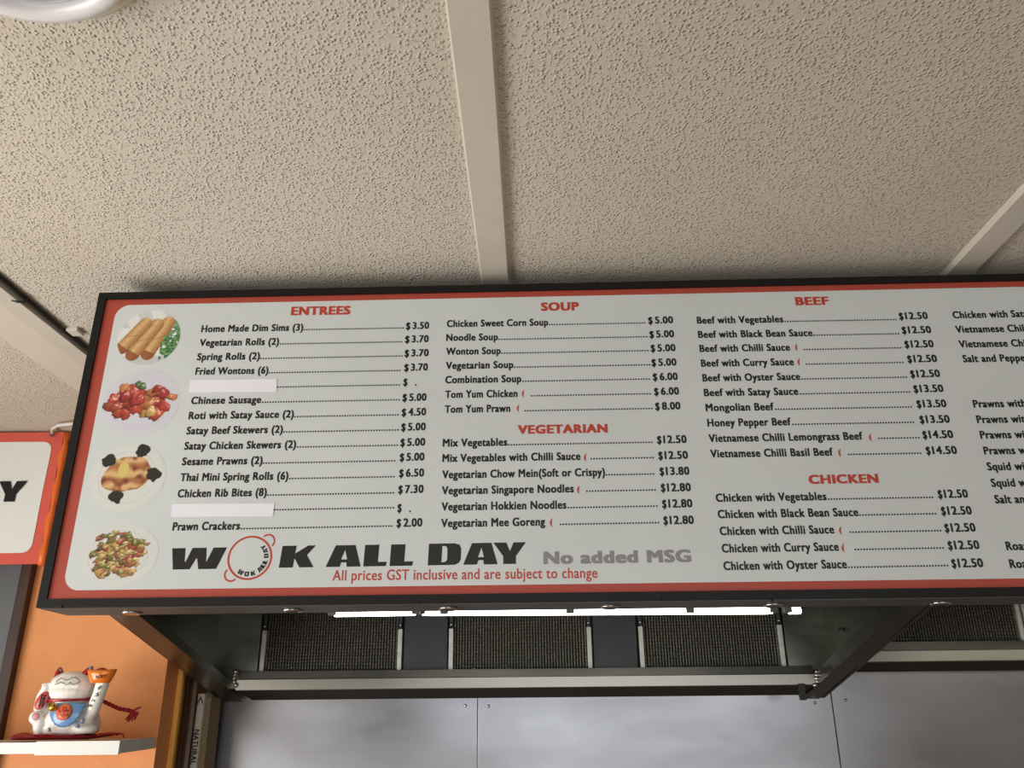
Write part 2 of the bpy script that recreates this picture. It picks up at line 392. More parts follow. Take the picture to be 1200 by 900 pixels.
rows('entree_list', [
 ('Home Made Dim Sims (3)', 234.5, 388, 354.5, 356, 472, '3.50', 475, 502.5, 384.3), ('Vegetarian Rolls (2)', 232.5, 404.3, 326, 328, 470, '3.70', 474, 502, 400),
 ('Spring Rolls (2)', 229.5, 421, 303.5, 305, 470.5, '3.70', 473.5, 502, 416.5), ('Fried Wontons (6)', 227.5, 438, 313.5, 315, 468, '3.70', 473, 501, 433.3),
 ('', 222, 455, 0, 325, 467.5, '$ .', 472, 0, 450.8), ('Chinese Sausage', 222.5, 472.5, 305, 307, 467, '5.00', 471, 499.5, 468.7),
 ('Roti with Satay Sauce (2)', 219.5, 490.2, 343.5, 345, 466, '4.50', 470, 499, 486), ('Satay Beef Skewers (2)', 217, 508, 330.5, 332, 466, '5.00', 469.5, 498.5, 503.5),
 ('Satay Chicken Skewers (2)', 214.5, 526, 346, 348, 465, '5.00', 468.5, 498, 521.6), ('Sesame Prawns (2)', 211.7, 544.3, 306.6, 308, 461.9, '5.00', 467.7, 497, 539),
 ('Thai Mini Spring Rolls (6)', 209.5, 563, 337, 339, 461, '6.50', 467, 496.6, 557.8), ('Chicken Rib Bites (8)', 206.5, 582, 311.5, 313, 460.5, '7.30', 466, 496, 577),
 ('', 200, 599.5, 0, 321, 460.5, '$ .', 465, 0, 599.3), ('Prawn Crackers', 200.5, 621, 280, 282, 458.5, '2.00', 464, 494.6, 616.5)])
rows('soup_list', [
 ('Chicken Sweet Corn Soup', 523.2, 382, 642.5, 644, 755.5, '5.00', 760, 789.5, 377.8), ('Noodle Soup', 522.5, 398.3, 583.5, 585, 758, '5.00', 761.5, 790.7, 394.2),
 ('Wonton Soup', 522.3, 414.6, 586.7, 588, 759.5, '5.00', 763, 792.4, 410.6), ('Vegetarian Soup', 522, 431.3, 601.6, 603, 761.5, '5.00', 764, 793.5, 427.5),
 ('Combination Soup', 521.3, 448, 611, 613, 761, '6.00', 765.5, 795, 444.4), ('Tom Yum Chicken', 521.3, 465.3, 606.5, 623, 762, '6.00', 767, 796.5, 461.6, 614),
 ('Tom Yum Prawn', 520.8, 482.7, 598, 615.5, 764, '8.00', 768.3, 798.2, 479, 608)])
rows('vegetarian_list', [
 ('Mix Vegetables', 518.4, 522.4, 594.5, 596, 764, '12.50', 770.5, 805.5, 518.4), ('Mix Vegetables with Chilli Sauce', 518, 540.5, 680.5, 693, 765.5, '12.50', 772, 807, 537, 687),
 ('Vegetarian Chow Mein(Soft or Crispy)', 517.8, 559.7, 709.5, 711, 766, '13.80', 773.5, 808.7, 555.7), ('Vegetarian Singapore Noodles', 517.3, 578.5, 672.7, 688, 768, '12.80', 775, 810.5, 575, 679),
 ('Vegetarian Hokkien Noodles', 517, 597.5, 664, 666, 770, '12.80', 776.5, 812.3, 594), ('Vegetarian Mee Goreng', 516.5, 617, 639, 657, 772, '12.80', 778, 814, 613.5, 647)])
rows('beef_list', [
 ('Beef with Vegetables', 817.3, 378, 919, 921, 1051, '12.50', 1055, 1089, 372.8), ('Beef with Black Bean Sauce', 818.7, 394.7, 953.5, 955, 1054, '12.50', 1058.5, 1093, 389.3),
 ('Beef with Chilli Sauce', 820.5, 411.3, 927, 943.5, 1056.5, '12.50', 1061.7, 1096, 406, 935), ('Beef with Curry Sauce', 822.3, 428.5, 931.5, 946, 1059, '12.50', 1065, 1100, 423.3, 938),
 ('Beef with Oyster Sauce', 824, 445.8, 939, 941, 1063, '12.50', 1068.5, 1103.5, 440.9), ('Beef with Satay Sauce', 825.7, 463.2, 936.7, 939, 1067, '13.50', 1072.3, 1107.5, 458.5),
 ('Mongolian Beef', 827.7, 480.8, 908, 910, 1069, '13.50', 1076, 1111, 476.3), ('Honey Pepper Beef', 829.7, 498.8, 928, 930, 1071.5, '13.50', 1079.5, 1115, 494.6),
 ('Vietnamese Chilli Lemongrass Beef', 831.3, 517, 1012.5, 1031, 1078, '14.50', 1083, 1119, 512.6, 1022), ('Vietnamese Chilli Basil Beef', 833.3, 535.2, 977.5, 995.5, 1080, '14.50', 1087, 1123.5, 531.2, 986)])
rows('chicken_list', [
 ('Chicken with Vegetables', 839.7, 587.2, 970, 972, 1094, '12.50', 1101, 1136.5, 582.6), ('Chicken with Black Bean Sauce', 842, 606.5, 1007.5, 1009, 1097.5, '12.50', 1105, 1141, 602.4),
 ('Chicken with Chilli Sauce', 844.3, 626.4, 979, 997.5, 1103.5, '12.50', 1109, 1145.5, 622.4, 987), ('Chicken with Curry Sauce', 846.7, 646.8, 984.5, 1003.5, 1106.5, '12.50', 1113, 1150, 643, 990),
 ('Chicken with Oyster Sauce', 848.7, 667.5, 994, 996, 1111.5, '12.50', 1117.3, 1154.5, 664.2)])
P = Print()
ref = glyphs('Chicken with Vegetables'); wref = max(a for a, _ in ref[0]) - min(a for a, _ in ref[0])
kx = (B(970, 585)[0] - B(839.7, 587)[0]) / wref
for t, x, y in (('Chicken with Satay Sauce', 1118.3, 371.7), ('Vietnamese Chilli Lemongrass Chicken', 1121.7, 388.7), ('Vietnamese Chilli Basil Chicken', 1125.7, 406), ('Salt and Pepper Chicken', 1130.3, 423.3),
                ('Prawns with Vegetables', 1142.5, 476.5), ('Prawns with Chilli Sauce', 1146.7, 494.8), ('Prawns with Satay Sauce', 1150.7, 513), ('Prawns with Garlic Sauce', 1155, 531.6),
                ('Squid with Vegetables', 1159, 550.3), ('Squid with Chilli Sauce', 1163.7, 569.6), ('Salt and Pepper Squid', 1168, 589), ('Roast Duck', 1181.3, 644), ('Roast Pork', 1185.5, 665)):
    P.text(t, B(x, y), None, EM, width=kx)
P.build('seafood_list', M['ink'], panel)
for t, x0, x1, y, hpx in (('ENTREES', 340, 410, 368, 10.6), ('SOUP', 634, 678.7, 362.8, 10.4), ('VEGETARIAN', 606.7, 712.5, 507.3, 10.8), ('BEEF', 933.3, 972.7, 356.2, 10.2), ('CHICKEN', 949, 1031.3, 566, 11.2)):
    P = Print(); a = B(x0, y); b = B(x1, y - (x1 - x0) * .016); hh = (B(x0, y - hpx)[1] - a[1]) / .78
    P.text(t, a, b, hh, .06); P.build('heading', M['redink'], panel)
P = Print(); P.text('All prices GST inclusive and are subject to change', B(388.7, 679.8), B(700.5, 676.6), .0315, .018); P.build('price_note', M['redink'], panel)
P = Print(); P.text('No added MSG', B(636.9, 660), B(811, 657.5), (B(637, 644.5)[1] - B(637, 660)[1]) / .78, .06); P.build('msg_note', M['greyink'], panel)

# heavy wide logo letters, drawn as polygons in a 1 x 1 box
HL = {
 'W': [[(0, 1), (.245, 1), (.26, .36), (.28, .36), (.37, 1), (.63, 1), (.65, .36), (.66, .36), (.755, 1), (1, 1), (.85, 0), (.525, 0), (.48, .5), (.465, .5), (.37, 0), (.065, 0)]],
 'K': [[(.05, 1), (.455, 1), (.43, .64), (.78, 1), (1, 1), (.77, .56), (.98, 0), (.58, 0), (.42, .42), (.395, 0), (0, 0)]],
 'A': [[(0, 0), (.25, 1), (.53, 1), (.53, .78), (.43, .34), (.51, .34), (.51, .2), (.44, .2), (.4, 0)], [(.53, 1), (.82, 1), (1, 0), (.6, 0), (.585, .2), (.51, .2), (.51, .34), (.6, .34), (.53, .78)]],
 'L': [[(.03, 1), (.65, 1), (.62, .2), (1, .2), (.97, 0), (0, 0)]],
 'D': [[(.02, 1), (.5, 1), (.5, .88), (.43, .88), (.41, .13), (.5, .15), (.5, 0), (0, 0)], [(.5, 1), (.8, 1), (.95, .93), (1, .75), (.99, .25), (.94, .1), (.82, .01), (.5, 0), (.5, .15), (.54, .16), (.58, .26), (.58, .75), (.55, .86), (.5, .88)]],
 'Y': [[(0, 1), (.4, 1), (.505, .6), (.62, 1), (1, 1), (.69, .36), (.69, 0), (.3, 0), (.3, .36)]],
 'O': [[(.5, 0), (.12, 0), (0, .2), (0, .8), (.12, 1), (.5, 1), (.5, .76), (.36, .7), (.36, .3), (.5, .24)], [(.5, 0), (.88, 0), (1, .2), (1, .8), (.88, 1), (.5, 1), (.5, .76), (.64, .7), (.64, .3), (.5, .24)]],
}
def heavy(P, ch, p0, ex, ez):
    """p0 lower-left (u,v); ex, ez vectors of the letter box"""
    for k, pg in enumerate(HL[ch]):
        P.poly([(p0[0] + a * ex[0] + c * ez[0], p0[1] + a * ex[1] + c * ez[1]) for a, c in pg], YT - .00002 * k)
P = Print()
for ch, x0, x1, yb, yt in (('W', 197, 262, 667, 642), ('K', 325.8, 367.5, 664.8, 639.2), ('A', 380.8, 422, 664, 638.7), ('L', 425, 452.5, 663.3, 638), ('L', 456, 483.5, 662.8, 637.5), ('D', 500.8, 540, 662, 636.6), ('A', 542.5, 583, 661.3, 636), ('Y', 578, 616.6, 660.6, 635.4)):
    a = B(x0, yb); b = B(x1, yb - (x1 - x0) * .016); t = B(x0, yt)
    heavy(P, ch, a, (b[0] - a[0], b[1] - a[1]), (0, t[1] - a[1]))
P.build('logo_lettering', M['ink'], panel)
# wok ring logo
cu, cv = B(291.8, 653); ru = (B(318, 653)[0] - B(265.5, 653)[0]) / 2; rv = (B(292, 627)[1] - B(292, 679)[1]) / 2
P = Print(); tk = .0042
def arc(P, cx, cz, r0, r1, rx, a0, a1, n):
    for k in range(n):
        A = [math.radians(a0 + (a1 - a0) * (k + j) / n) for j in (0, 1)]
        P.poly([(cx + r0 * rx * math.cos(A[0]), cz + r0 * math.sin(A[0])), (cx + r0 * rx * math.cos(A[1]), cz + r0 * math.sin(A[1])), (cx + r1 * rx * math.cos(A[1]), cz + r1 * math.sin(A[1])), (cx + r1 * rx * math.cos(A[0]), cz + r1 * math.sin(A[0]))])
arc(P, cu, cv, rv, rv - tk, ru / rv, 0, 360, 48)
for s, d in ((1, 45), (-1, 225)):
    a = math.radians(d); hx = cu + ru * math.cos(a) * 1.05; hz = cv + rv * math.sin(a) * 1.05
    arc(P, hx, hz, .0158, .0122, 1, d - 92, d + 92, 18)
P.build('wok_ring', M['redink'], panel)
P = Print(); word = 'WOK ALL DAY'
for i, ch in enumerate(word):
    if ch == ' ': continue
    a = math.radians({0: -117, 1: -94.5, 2: -73, 4: -47, 5: -31, 6: -16, 8: 6, 9: 24, 10: 40}[i]); r = rv - tk - .0125
    er = (math.cos(a), math.sin(a)); et = (-er[1], er[0])          # reading along the rim, feet outwards
    h = .0098; wd = .0125 if i == 0 else .0098
    px_ = (cu + er[0] * (r * ru / rv + h * .9) - et[0] * wd / 2, cv + er[1] * (r + h * .9) - et[1] * wd / 2)
    heavy(P, ch, px_, (et[0] * wd, et[1] * wd), (-er[0] * h, -er[1] * h))
P.build('ring_lettering', M['ink'], panel)
# blank stickers over two dishes
for cs in (((220, 459), (323, 458), (323.7, 443.3), (222, 444.5)), ((199.3, 605.3), (319, 604.4), (320.8, 589), (201, 589.8))):
    b = NB(); pts = [B(*c) for c in cs]; prism(b, [(p[0], SET - .0016, p[1]) for p in pts], (0, .0011, 0)); obj('blank_sticker', finish(b), M['sticker'], panel)

# four printed dish photographs
def clamp(x, a=0, b=1): return max(a, min(b, x))
def mixc(a, b, t): return tuple(a[i] * (1 - t) + b[i] * t for i in range(3))
def nz(x, y, s, seed=0): return mnoise.noise(V((x * s + seed * 17.3, y * s, seed * 3.1)))
WHITE = (203, 209, 209)
def capsule(x, y, ax, ay, bx, by, r):
    dx, dy = bx - ax, by - ay; L2 = dx * dx + dy * dy; t = clamp(((x - ax) * dx + (y - ay) * dy) / L2)
    qx, qy = x - ax - dx * t, y - ay - dy * t; L = math.sqrt(L2)
    side = (qx * dy - qy * dx) / L
    return math.hypot(qx, qy) / r, side / r, t
def dish_rolls(x, y):
    c = mixc(WHITE, (228, 228, 226), .7); rr = math.hypot(x, y)
    if rr > 1: return None
    # napkin folds
    if y > .35: c = mixc(c, (176, 178, 182), clamp(.5 + 2 * math.sin(x * 7 + y * 4)) * .45)
    if y < -.68: c = mixc(c, (150, 158, 160), .4)
    if x > .35 and y > -.75 and y < .62:
        g = nz(x, y, 6, 3) + .5 * nz(x, y, 14, 5)
        if g + (x - .55) * 1.5 - abs(y + .1) * .5 > -.05: c = mixc((50, 104, 58), (120, 160, 104), clamp(.5 + g * 1.3))
    for ax, ay, bx, by in ((.0 + .0, -.62 + .02, .55, .52), (-.48, -.62, .2, .46), (-.86, -.38, -.18, .5)):
        d, s, t = capsule(x, y, ax + .05, ay, bx, by, .225)
        if d < 1:
            k = clamp(1 - abs(s + .25) * .9); c = mixc((150, 104, 60), (218, 184, 132), k)
            c = mixc(c, (196, 138, 74), clamp(.5 + nz(x, y, 9, 2)) * .4)
            if t < .06: c = mixc(c, (128, 62, 34), .7)
            if abs(t - .5 - s * .2) < .02: c = mixc(c, (160, 104, 54), .6)
    if x > .42 and y < .05 and nz(x, y, 5, 9) > -.12: c = mixc((40, 92, 50), (120, 162, 104), clamp(.5 + nz(x, y, 12, 8) * 1.4))
    return c
def plate(x, y, tint, wd=1.0):
    rr = math.hypot(x, y)
    if rr > 1: return None
    c = mixc(WHITE, tint, .75 if rr < .93 else .35)
    if abs(rr - .74) < .02: c = mixc(c, (190, 190, 196), .35)
    return c
_bl = random.Random(5)
red_bl = [(_bl.gauss(-.02, .38), _bl.gauss(.0, .22), _bl.uniform(.12, .22), _bl.choice([(176, 30, 32), (160, 24, 28), (190, 48, 36), (204, 120, 60), (206, 70, 44)])) for _ in range(60)]
red_bl += [(-.78, -.1, .16, (166, 60, 44)), (-.62, -.12, .14, (176, 60, 44)), (.2, -.32, .17, (216, 176, 96)), (.62, -.12, .16, (188, 40, 36)), (.3, -.28, .15, (222, 186, 104)), (-.1, .52, .12, (60, 110, 56)), (.0, .5, .1, (60, 120, 60))]
red_bl = [b for b in red_bl if (b[0] / .85) ** 2 + ((b[1] + 0.02) / .58) ** 2 < 1]
def blobs(x, y, c, L, sh=.45, seed=1):
    x0_, y0_ = x, y; x = x0_ + .06 * nz(x0_, y0_, 8, seed) + .03 * nz(x0_, y0_, 20, seed); y = y0_ + .06 * nz(x0_, y0_, 8, seed + 1)
    for bx, by, r, col in L:
        if abs(x - bx) > 1.4 * r or abs(y - by) > 1.4 * r: continue
        an = bx * 37 + by * 91; ca, sa = math.cos(an), math.sin(an); u = (x - bx) * ca + (y - by) * sa; v = -(x - bx) * sa + (y - by) * ca
        d = (abs(u / (r * 1.15)) ** 2.7 + abs(v / (r * .8)) ** 2.7) ** (1 / 2.7)
        if d < 1:
            k = clamp(.75 - (x - bx) / r * -.25 + (y - by) / r * .4 - .5 * d * d + .25 * nz(x, y, 16, seed + 4))
            c = mixc(mixc(col, (46, 16, 10), sh + .25 * (d > .85)), mixc(col, (250, 226, 190), .22), k)
            if k > .8 and nz(x, y, 22, seed + 6) > .1: c = mixc(c, (250, 232, 220), .65)
    return c
def dish_red(x, y):
    c = plate(x, y, (206, 202, 216))
    return None if c is None else blobs(x, y, c, red_bl)
def dish_grill(x, y):
    c = plate(x, y, (212, 214, 208))
    if c is None: return None
    a = (x * .94 + y * .34); b_ = (-x * .34 + y * .94)
    d = math.hypot(a / .66, (b_ - .08) / .5) + .14 * nz(x, y, 3, 4)
    if d < 1:
        k = .5 + .5 * math.sin(b_ * 16 + a * 5 + nz(x, y, 3, 6) * 2)
        c = mixc((160, 104, 64), (214, 176, 122), clamp(k)); c = mixc(c, (120, 56, 34), clamp(nz(x, y, 6, 7) * 1.6 + .1))
        if math.hypot((x + .12) / .14, (y - .22) / .22) < 1: c = (208, 188, 108)
    for sx, sy in ((.3, .78), (-.55, .48), (.68, .08), (-.2, -.56)):
        if math.hypot(x - sx, y - sy) + .07 * nz(x, y, 8, 3) < .19: c = (30, 36, 30)
    return c
_bl = random.Random(9)
mix_bl = [(_bl.gauss(.02, .34), _bl.gauss(.12, .3), _bl.uniform(.05, .11), _bl.choice([(196, 178, 86), (150, 84, 56), (110, 118, 52), (210, 196, 120), (168, 60, 44), (98, 92, 40), (206, 170, 84)])) for _ in range(230)]
mix_bl = [b for b in mix_bl if (b[0] / .74) ** 2 + ((b[1] - .1) / .7) ** 2 < 1]
noo = [(_bl.uniform(-.5, .5), _bl.uniform(-.6, -.15), _bl.uniform(.09, .14), _bl.choice([(206, 160, 92), (214, 172, 104), (190, 140, 76)])) for _ in range(38)]
noo = [b for b in noo if (b[0] / .7) ** 2 + ((b[1] + .1) / .55) ** 2 < 1]
def dish_mix(x, y):
    c = plate(x, y, (210, 211, 205))
    if c is None: return None
    return blobs(x, y, blobs(x, y, c, noo, .35, 2), mix_bl, .4, 3)
def photo_disc(fn, cpx, cpy, rpx, rpy):
    cu, cv = B(cpx, cpy); a = (B(cpx + rpx, cpy)[0] - B(cpx - rpx, cpy)[0]) / 2; c = (B(cpx, cpy - rpy)[1] - B(cpx, cpy + rpy)[1]) / 2
    N = 110; idx = {}; vs = []; cols = []; fs = []
    for j in range(N + 1):
        for i in range(N + 1):
            x = -1 + 2 * i / N; y = -1 + 2 * j / N
            # squircle map keeps the grid inside the disc
            X = x * math.sqrt(1 - y * y / 2); Y = y * math.sqrt(1 - x * x / 2)
            col = fn(X * .9999, Y * .9999) or WHITE
            vs.append((cu + X * a, YT, cv + Y * c)); cols.append(lin(col))
    for j in range(N):
        for i in range(N):
            k = j * (N + 1) + i; fs.append((k, k + 1, k + N + 2, k + N + 1))
    me = bpy.data.meshes.new('dish_photo'); me.from_pydata(vs, [], fs)
    at_ = me.color_attributes.new('print', 'FLOAT_COLOR', 'POINT')
    for i, cc in enumerate(cols): at_.data[i].color = cc
    me.update(); o = link('dish_photo', me, M['photo'], panel); return o
photo_disc(dish_rolls, 173.3, 394, 36.5, 32)['label'] = 'round photo of golden spring rolls with green leaves'
photo_disc(dish_red, 163.4, 471, 45.5, 39.5)['label'] = 'round photo of red sweet and sour pieces on a plate'
photo_disc(dish_grill, 147.5, 558.5, 45, 41)['label'] = 'round photo of grilled meat with dark garnish'
photo_disc(dish_mix, 137, 649.5, 47, 38.5)['label'] = 'round photo of mixed noodles and vegetables'

# small metal-rimmed sockets in the underside of the box
for px, py in ((155, 717), (343, 714.2), (525.5, 712), (715, 710), (906.5, 708), (1102, 706)):
    d = ray(px, py); o_ = pc + v_ax * (vB - .001); t = (o_ - CAM).dot(v_ax) / d.dot(v_ax); q = CAM + d * t - pc
    lx, ly = q.dot(u_ax), -q.dot(n_ax)
    b = NB(); lathe(b, [(.021, 0), (.0215, -.003), (.017, -.0055), (.012, -.003), (.003, -.002)], Matrix.Translation((lx, clamp(ly, .03, DEP - .03), vB - .0015)), 24)
    obj('downlight_ring', finish(b), M['chrome'], board, smooth=True)
for px, py in ((491, 708), (775, 704), (905, 705), (72, 712.7)):
    u, v = B(px, py); b = NB(); ball(b, (u, -.0008, v + .003), .0028, u=8, v=6); obj('screw', b, M['black'], board, True)
# hanging brackets that carry the box from the ceiling
for u in (-.7, .2, 1.1):
    b = NB(); box(b, (u - .015, DEP - .014, vT - .01), (u + .015, DEP - .008, CEIL - pc.z - .004)); obj('hanger', finish(b), M['black'], board)

# ------------------------------------------------------------------ extraction hoods
HY = 3.33                                             # back plane of the hood interior
def hood_rear(root, x0, x1, pyA, pyB, pyC, pyD, refpx, x1r):
    """gutter at the back: flange, ridge, lip, underside; the py are where its edges lie in depth planes"""
    zA = at(refpx, pyA, HY).z; zB = at(refpx, pyB, HY - .03).z; zC = at(refpx, pyC, HY - .05).z; zD = at(refpx, pyD, SY).z
    b = NB(); hexa(b, [(x0, HY - .03, zB), (x1, HY - .03, zB), (x1, HY - .026, zA), (x0, HY - .026, zA), (x0, HY + .01, zB - .003), (x1, HY + .01, zB - .003), (x1, HY + .01, zA), (x0, HY + .01, zA)])
    rel(root, obj('gutter_flange', finish(b), M['steelrail']))
    b = NB(); box(b, (x0, HY - .055, zC), (x1, HY - .03, zB), .002); rel(root, obj('gutter_lip', finish(b), M['steelrail']))
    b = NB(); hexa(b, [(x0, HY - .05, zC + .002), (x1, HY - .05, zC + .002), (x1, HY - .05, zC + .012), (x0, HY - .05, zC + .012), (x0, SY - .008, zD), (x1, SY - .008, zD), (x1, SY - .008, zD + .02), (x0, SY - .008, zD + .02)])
    rel(root, obj('gutter_underside', finish(b), M['gapdark']))
    return zA, zB, zC
def filt(root, px0, px1, zA, zT, py=760):
    x0 = at(px0, py, HY).x; x1 = at(px1, py, HY).x
    b = NB(); box(b, (x0, HY + .012, zA - .01), (x1, HY + .016, zT)); f = rel(root, obj('filter', finish(b), M['meshback']))
    # woven honeycomb: upright ribs, each crimped into rows of little cells
    v = []; fc = []
    n = int((x1 - x0) / .0107); rws = int((zT - zA) / .0118)
    for i in range(n):
        cx = x0 + (i + .5) * (x1 - x0) / n
        for j in range(rws):
            cz = zA + (j + .5 + (.5 if i % 2 else 0) * .0) * (zT - zA) / rws
            hx = .0024; hz = .0030; k = len(v); jx = random.uniform(-.0004, .0004); jy = random.uniform(-.001, .001)
            v += [(cx - hx + jx, HY + .008 + jy, cz - hz), (cx + hx + jx, HY + .008 + jy, cz - hz), (cx + hx + jx, HY + .008 + jy, cz + hz), (cx - hx + jx, HY + .008 + jy, cz + hz), (cx + jx, HY + .003 + jy, cz)]
            fc += [(k, k + 1, k + 4), (k + 1, k + 2, k + 4), (k + 2, k + 3, k + 4), (k + 3, k, k + 4)]
        k = len(v); hx = .0008
        v += [(cx - hx, HY + .0095, zA), (cx + hx, HY + .0095, zA), (cx + hx, HY + .0095, zT), (cx - hx, HY + .0095, zT)]; fc.append((k, k + 1, k + 2, k + 3))
    me = bpy.data.meshes.new('filter_mesh'); me.from_pydata(v, [], fc); me.update()
    o = link('filter_mesh', me, M['mesh']); o.parent = f; o.location = -root.location - V(f.location) + V(f.location) if False else (0, 0, 0)
    o['kind'] = 'stuff'
    for s, xx in ((-1, x0), (1, x1)):
        w_ = .0165; xa, xb = (xx - w_ * .4, xx + w_ * .6) if s < 0 else (xx - w_ * .6, xx + w_ * .4)
        b = NB(); box(b, (xa, HY - .004, zA), (xb, HY + .02, zA + .15), .0015); rel(root, obj('filter_frame', finish(b), M['clip']))
        b = NB(); box(b, (xa + .002, HY - .002, zA + .156), (xb - .002, HY + .02, zT), .001); rel(root, obj('filter_clip', finish(b), M['hooddark']))
        b = NB(); ball(b, ((xa + xb) / 2, HY - .004, zA + .165), .005, u=10, v=6); rel(root, obj('wing_nut', finish(b), M['chrome'], smooth=True))

hood = thing('range_hood', 'left stainless extraction hood with three mesh filters behind the menu board', 'range hood', (-.2, 2.7, 1.9))
xi0 = at(251, 780, HY).x; xi1 = at(973.7, 780, HY).x
g0 = at(277, 795, HY - .05).x; g1 = at(956, 795, HY - .05).x
zA, zB, zC = hood_rear(hood, g0, g1, 784, 793, 806, 817.5, 620, None)
ZT = 2.3                                               # hidden top of the hood interior
for p0, p1 in ((308, 469), (528, 691.5), (751.5, 917)): filt(hood, p0, p1, zA, ZT - .02)
def plate_(root, name, px0, px1, m, z0, z1, dy=0):
    b = NB(); box(b, (at(px0, 760, HY).x, HY + dy, z0), (at(px1, 760, HY).x, HY + dy + .012, z1), .0008); return rel(root, obj(name, finish(b), m))
plate_(hood, 'divider_plate', 473.5, 524, M['hooddark'], zA, ZT, -.001); plate_(hood, 'divider_plate', 696, 746.5, M['hooddark'], zA, ZT, -.001)
plate_(hood, 'rear_plate', 252, 303.5, M['steelhood'], zA - .06, ZT); plate_(hood, 'rear_plate', 921.5, 973, M['steelhood'], zA - .06, ZT)
FY = 2.4                                              # front of the hood, just behind the light box
b = NB(); box(b, (xi0, FY + .02, ZT), (xi1, SY, ZT + .02)); rel(hood, obj('hood_top', finish(b), M['steelhood']))
b = NB(); box(b, (xi0, FY, 1.86), (xi1, FY + .02, CEIL - .02)); rel(hood, obj('hood_front', finish(b), M['steelhood']))
# side rails: an inner face and a flat underside, dipping towards the wall
def rail(root, cr0, cr1, up0, up1, out0, out1, yb, side, sheet_x):
    c1 = at(*cr1, yb); X = c1.x; c0 = at_x(*cr0, X)
    d = (c1 - c0); d /= d.y
    cF = c0 + d * (FY + .02 - c0.y); cR = c0 + d * (SY - .01 - c0.y)
    u0 = at_x(*up0, X); u1 = at_x(*up1, X); h0 = u0.z - (c0 + d * (u0.y - c0.y)).z; h1 = u1.z - (c0 + d * (u1.y - c0.y)).z
    h = (h0 + h1) / 2
    def zplane(p, pos):                                # outer edge on the underside plane through the crease
        dd = ray(*pos); n = V((0, -d.z, 1)); t = (c0 - CAM).dot(n) / dd.dot(n); return CAM + dd * t
    o0 = zplane(c0, out0); o1 = zplane(c1, out1); wd = abs((o0.x + o1.x) / 2 - X)
    print('rail', X, c0, c1, 'h', h0, h1, 'w', o0.x - X, o1.x - X)
    Xo = X - side * wd; t = .0025
    b = NB()
    hexa(b, [(X, cF.y, cF.z), (Xo, cF.y, cF.z), (Xo, cF.y, cF.z + t), (X, cF.y, cF.z + t), (X, cR.y, cR.z), (Xo, cR.y, cR.z), (Xo, cR.y, cR.z + t), (X, cR.y, cR.z + t)])
    rel(root, obj('rail_underside', finish(b), M['steelrail'] if side > 0 else M['steelhood']))
    b = NB(); X2 = X - side * t
    hexa(b, [(X, cF.y, cF.z + t), (X2, cF.y, cF.z + t), (X2, cF.y, cF.z + h), (X, cF.y, cF.z + h), (X, cR.y, cR.z + t), (X2, cR.y, cR.z + t), (X2, cR.y, cR.z + h), (X, cR.y, cR.z + h)])
    rel(root, obj('rail_lip', finish(b), M['steelrail']))
    # hood side sheet
    xs = sheet_x; xo = xs - side * .01
    b = NB(); hexa(b, [(xs, cF.y, cF.z + t), (xo, cF.y, cF.z + t), (xo, cF.y, ZT), (xs, cF.y, ZT), (xs, cR.y, cR.z + t), (xo, cR.y, cR.z + t), (xo, cR.y, ZT), (xs, cR.y, ZT)])
    rel(root, obj('side_sheet', finish(b), M['steelhood']))
    return X, Xo, cF, cR, d
RL = rail(hood, (163.5, 722), (266, 806), (177, 722), (273, 798), (133.5, 722), (253, 815), HY - .05, 1, xi0 - .002)
RR = rail(hood, (1058.7, 711), (958.7, 802.5), (1036, 711), (954.5, 786.5), (1086, 711), (972.5, 808), HY - .05, -1, xi1 + .002)
for px, py in ((303, 790.5), (476, 786.5), (522.5, 785), (556, 783.5), (699, 783), (744, 782.5), (925, 781), (947.5, 780.5)):
    rivet(px, py, HY - .02, hood, .004)
# corner welds
for px, py, s in ((275, 795, 1), (956, 795, -1)):
    b = NB(); random.seed(int(px))
    for k in range(5):
        p = at(px + random.uniform(-2, 2), py - 8 + k * 4, HY - .058); ball(b, p, random.uniform(.006, .010), u=8, v=6)
    rel(hood, obj('weld', finish(b), M['chrome'], smooth=True))
b = NB(); p = at(940, 806, HY - .06); box(b, (p.x - .012, p.y, p.z - .042), (p.x + .012, p.y + .012, p.z + .015), .002); rel(hood, obj('bracket', finish(b), M['cable']))
b = NB(); p = at_x(987.5, 738, xi1); tube(b, [p + V((-.004, -.02, -.003)), p + V((-.01, 0, .006)), p + V((-.004, .03, .002))], .004); rel(hood, obj('hook', finish(b), M['cable'], smooth=True))

hood2 = thing('range_hood', 'right stainless extraction hood of a higher gutter, seen past the slanting rail', 'range hood', (2.0, 2.7, 1.9))
hx0 = max(xi1 + .012, RR[1] + .002); hx1 = 3.4
zA2, zB2, zC2 = hood_rear(hood2, hx0, hx1, 752, 762, 775, 786.5, 1120, None)
filt(hood2, 1030, 1198, zA2, ZT - .02, 740); filt(hood2, 1205, 1370, zA2, ZT - .02, 740)
b = NB(); box(b, (hx0, FY + .02, ZT), (hx1, SY, ZT + .02)); rel(hood2, obj('hood_top', finish(b), M['steelhood']))
b = NB(); box(b, (hx0, FY, 1.86), (hx1, FY + .02, CEIL - .02)); rel(hood2, obj('hood_front', finish(b), M['steelhood']))
b = NB(); box(b, (hx0, HY + .017, zA2 - .06), (hx1, HY + .025, ZT)); rel(hood2, obj('rear_plate', finish(b), M['steelhood']))

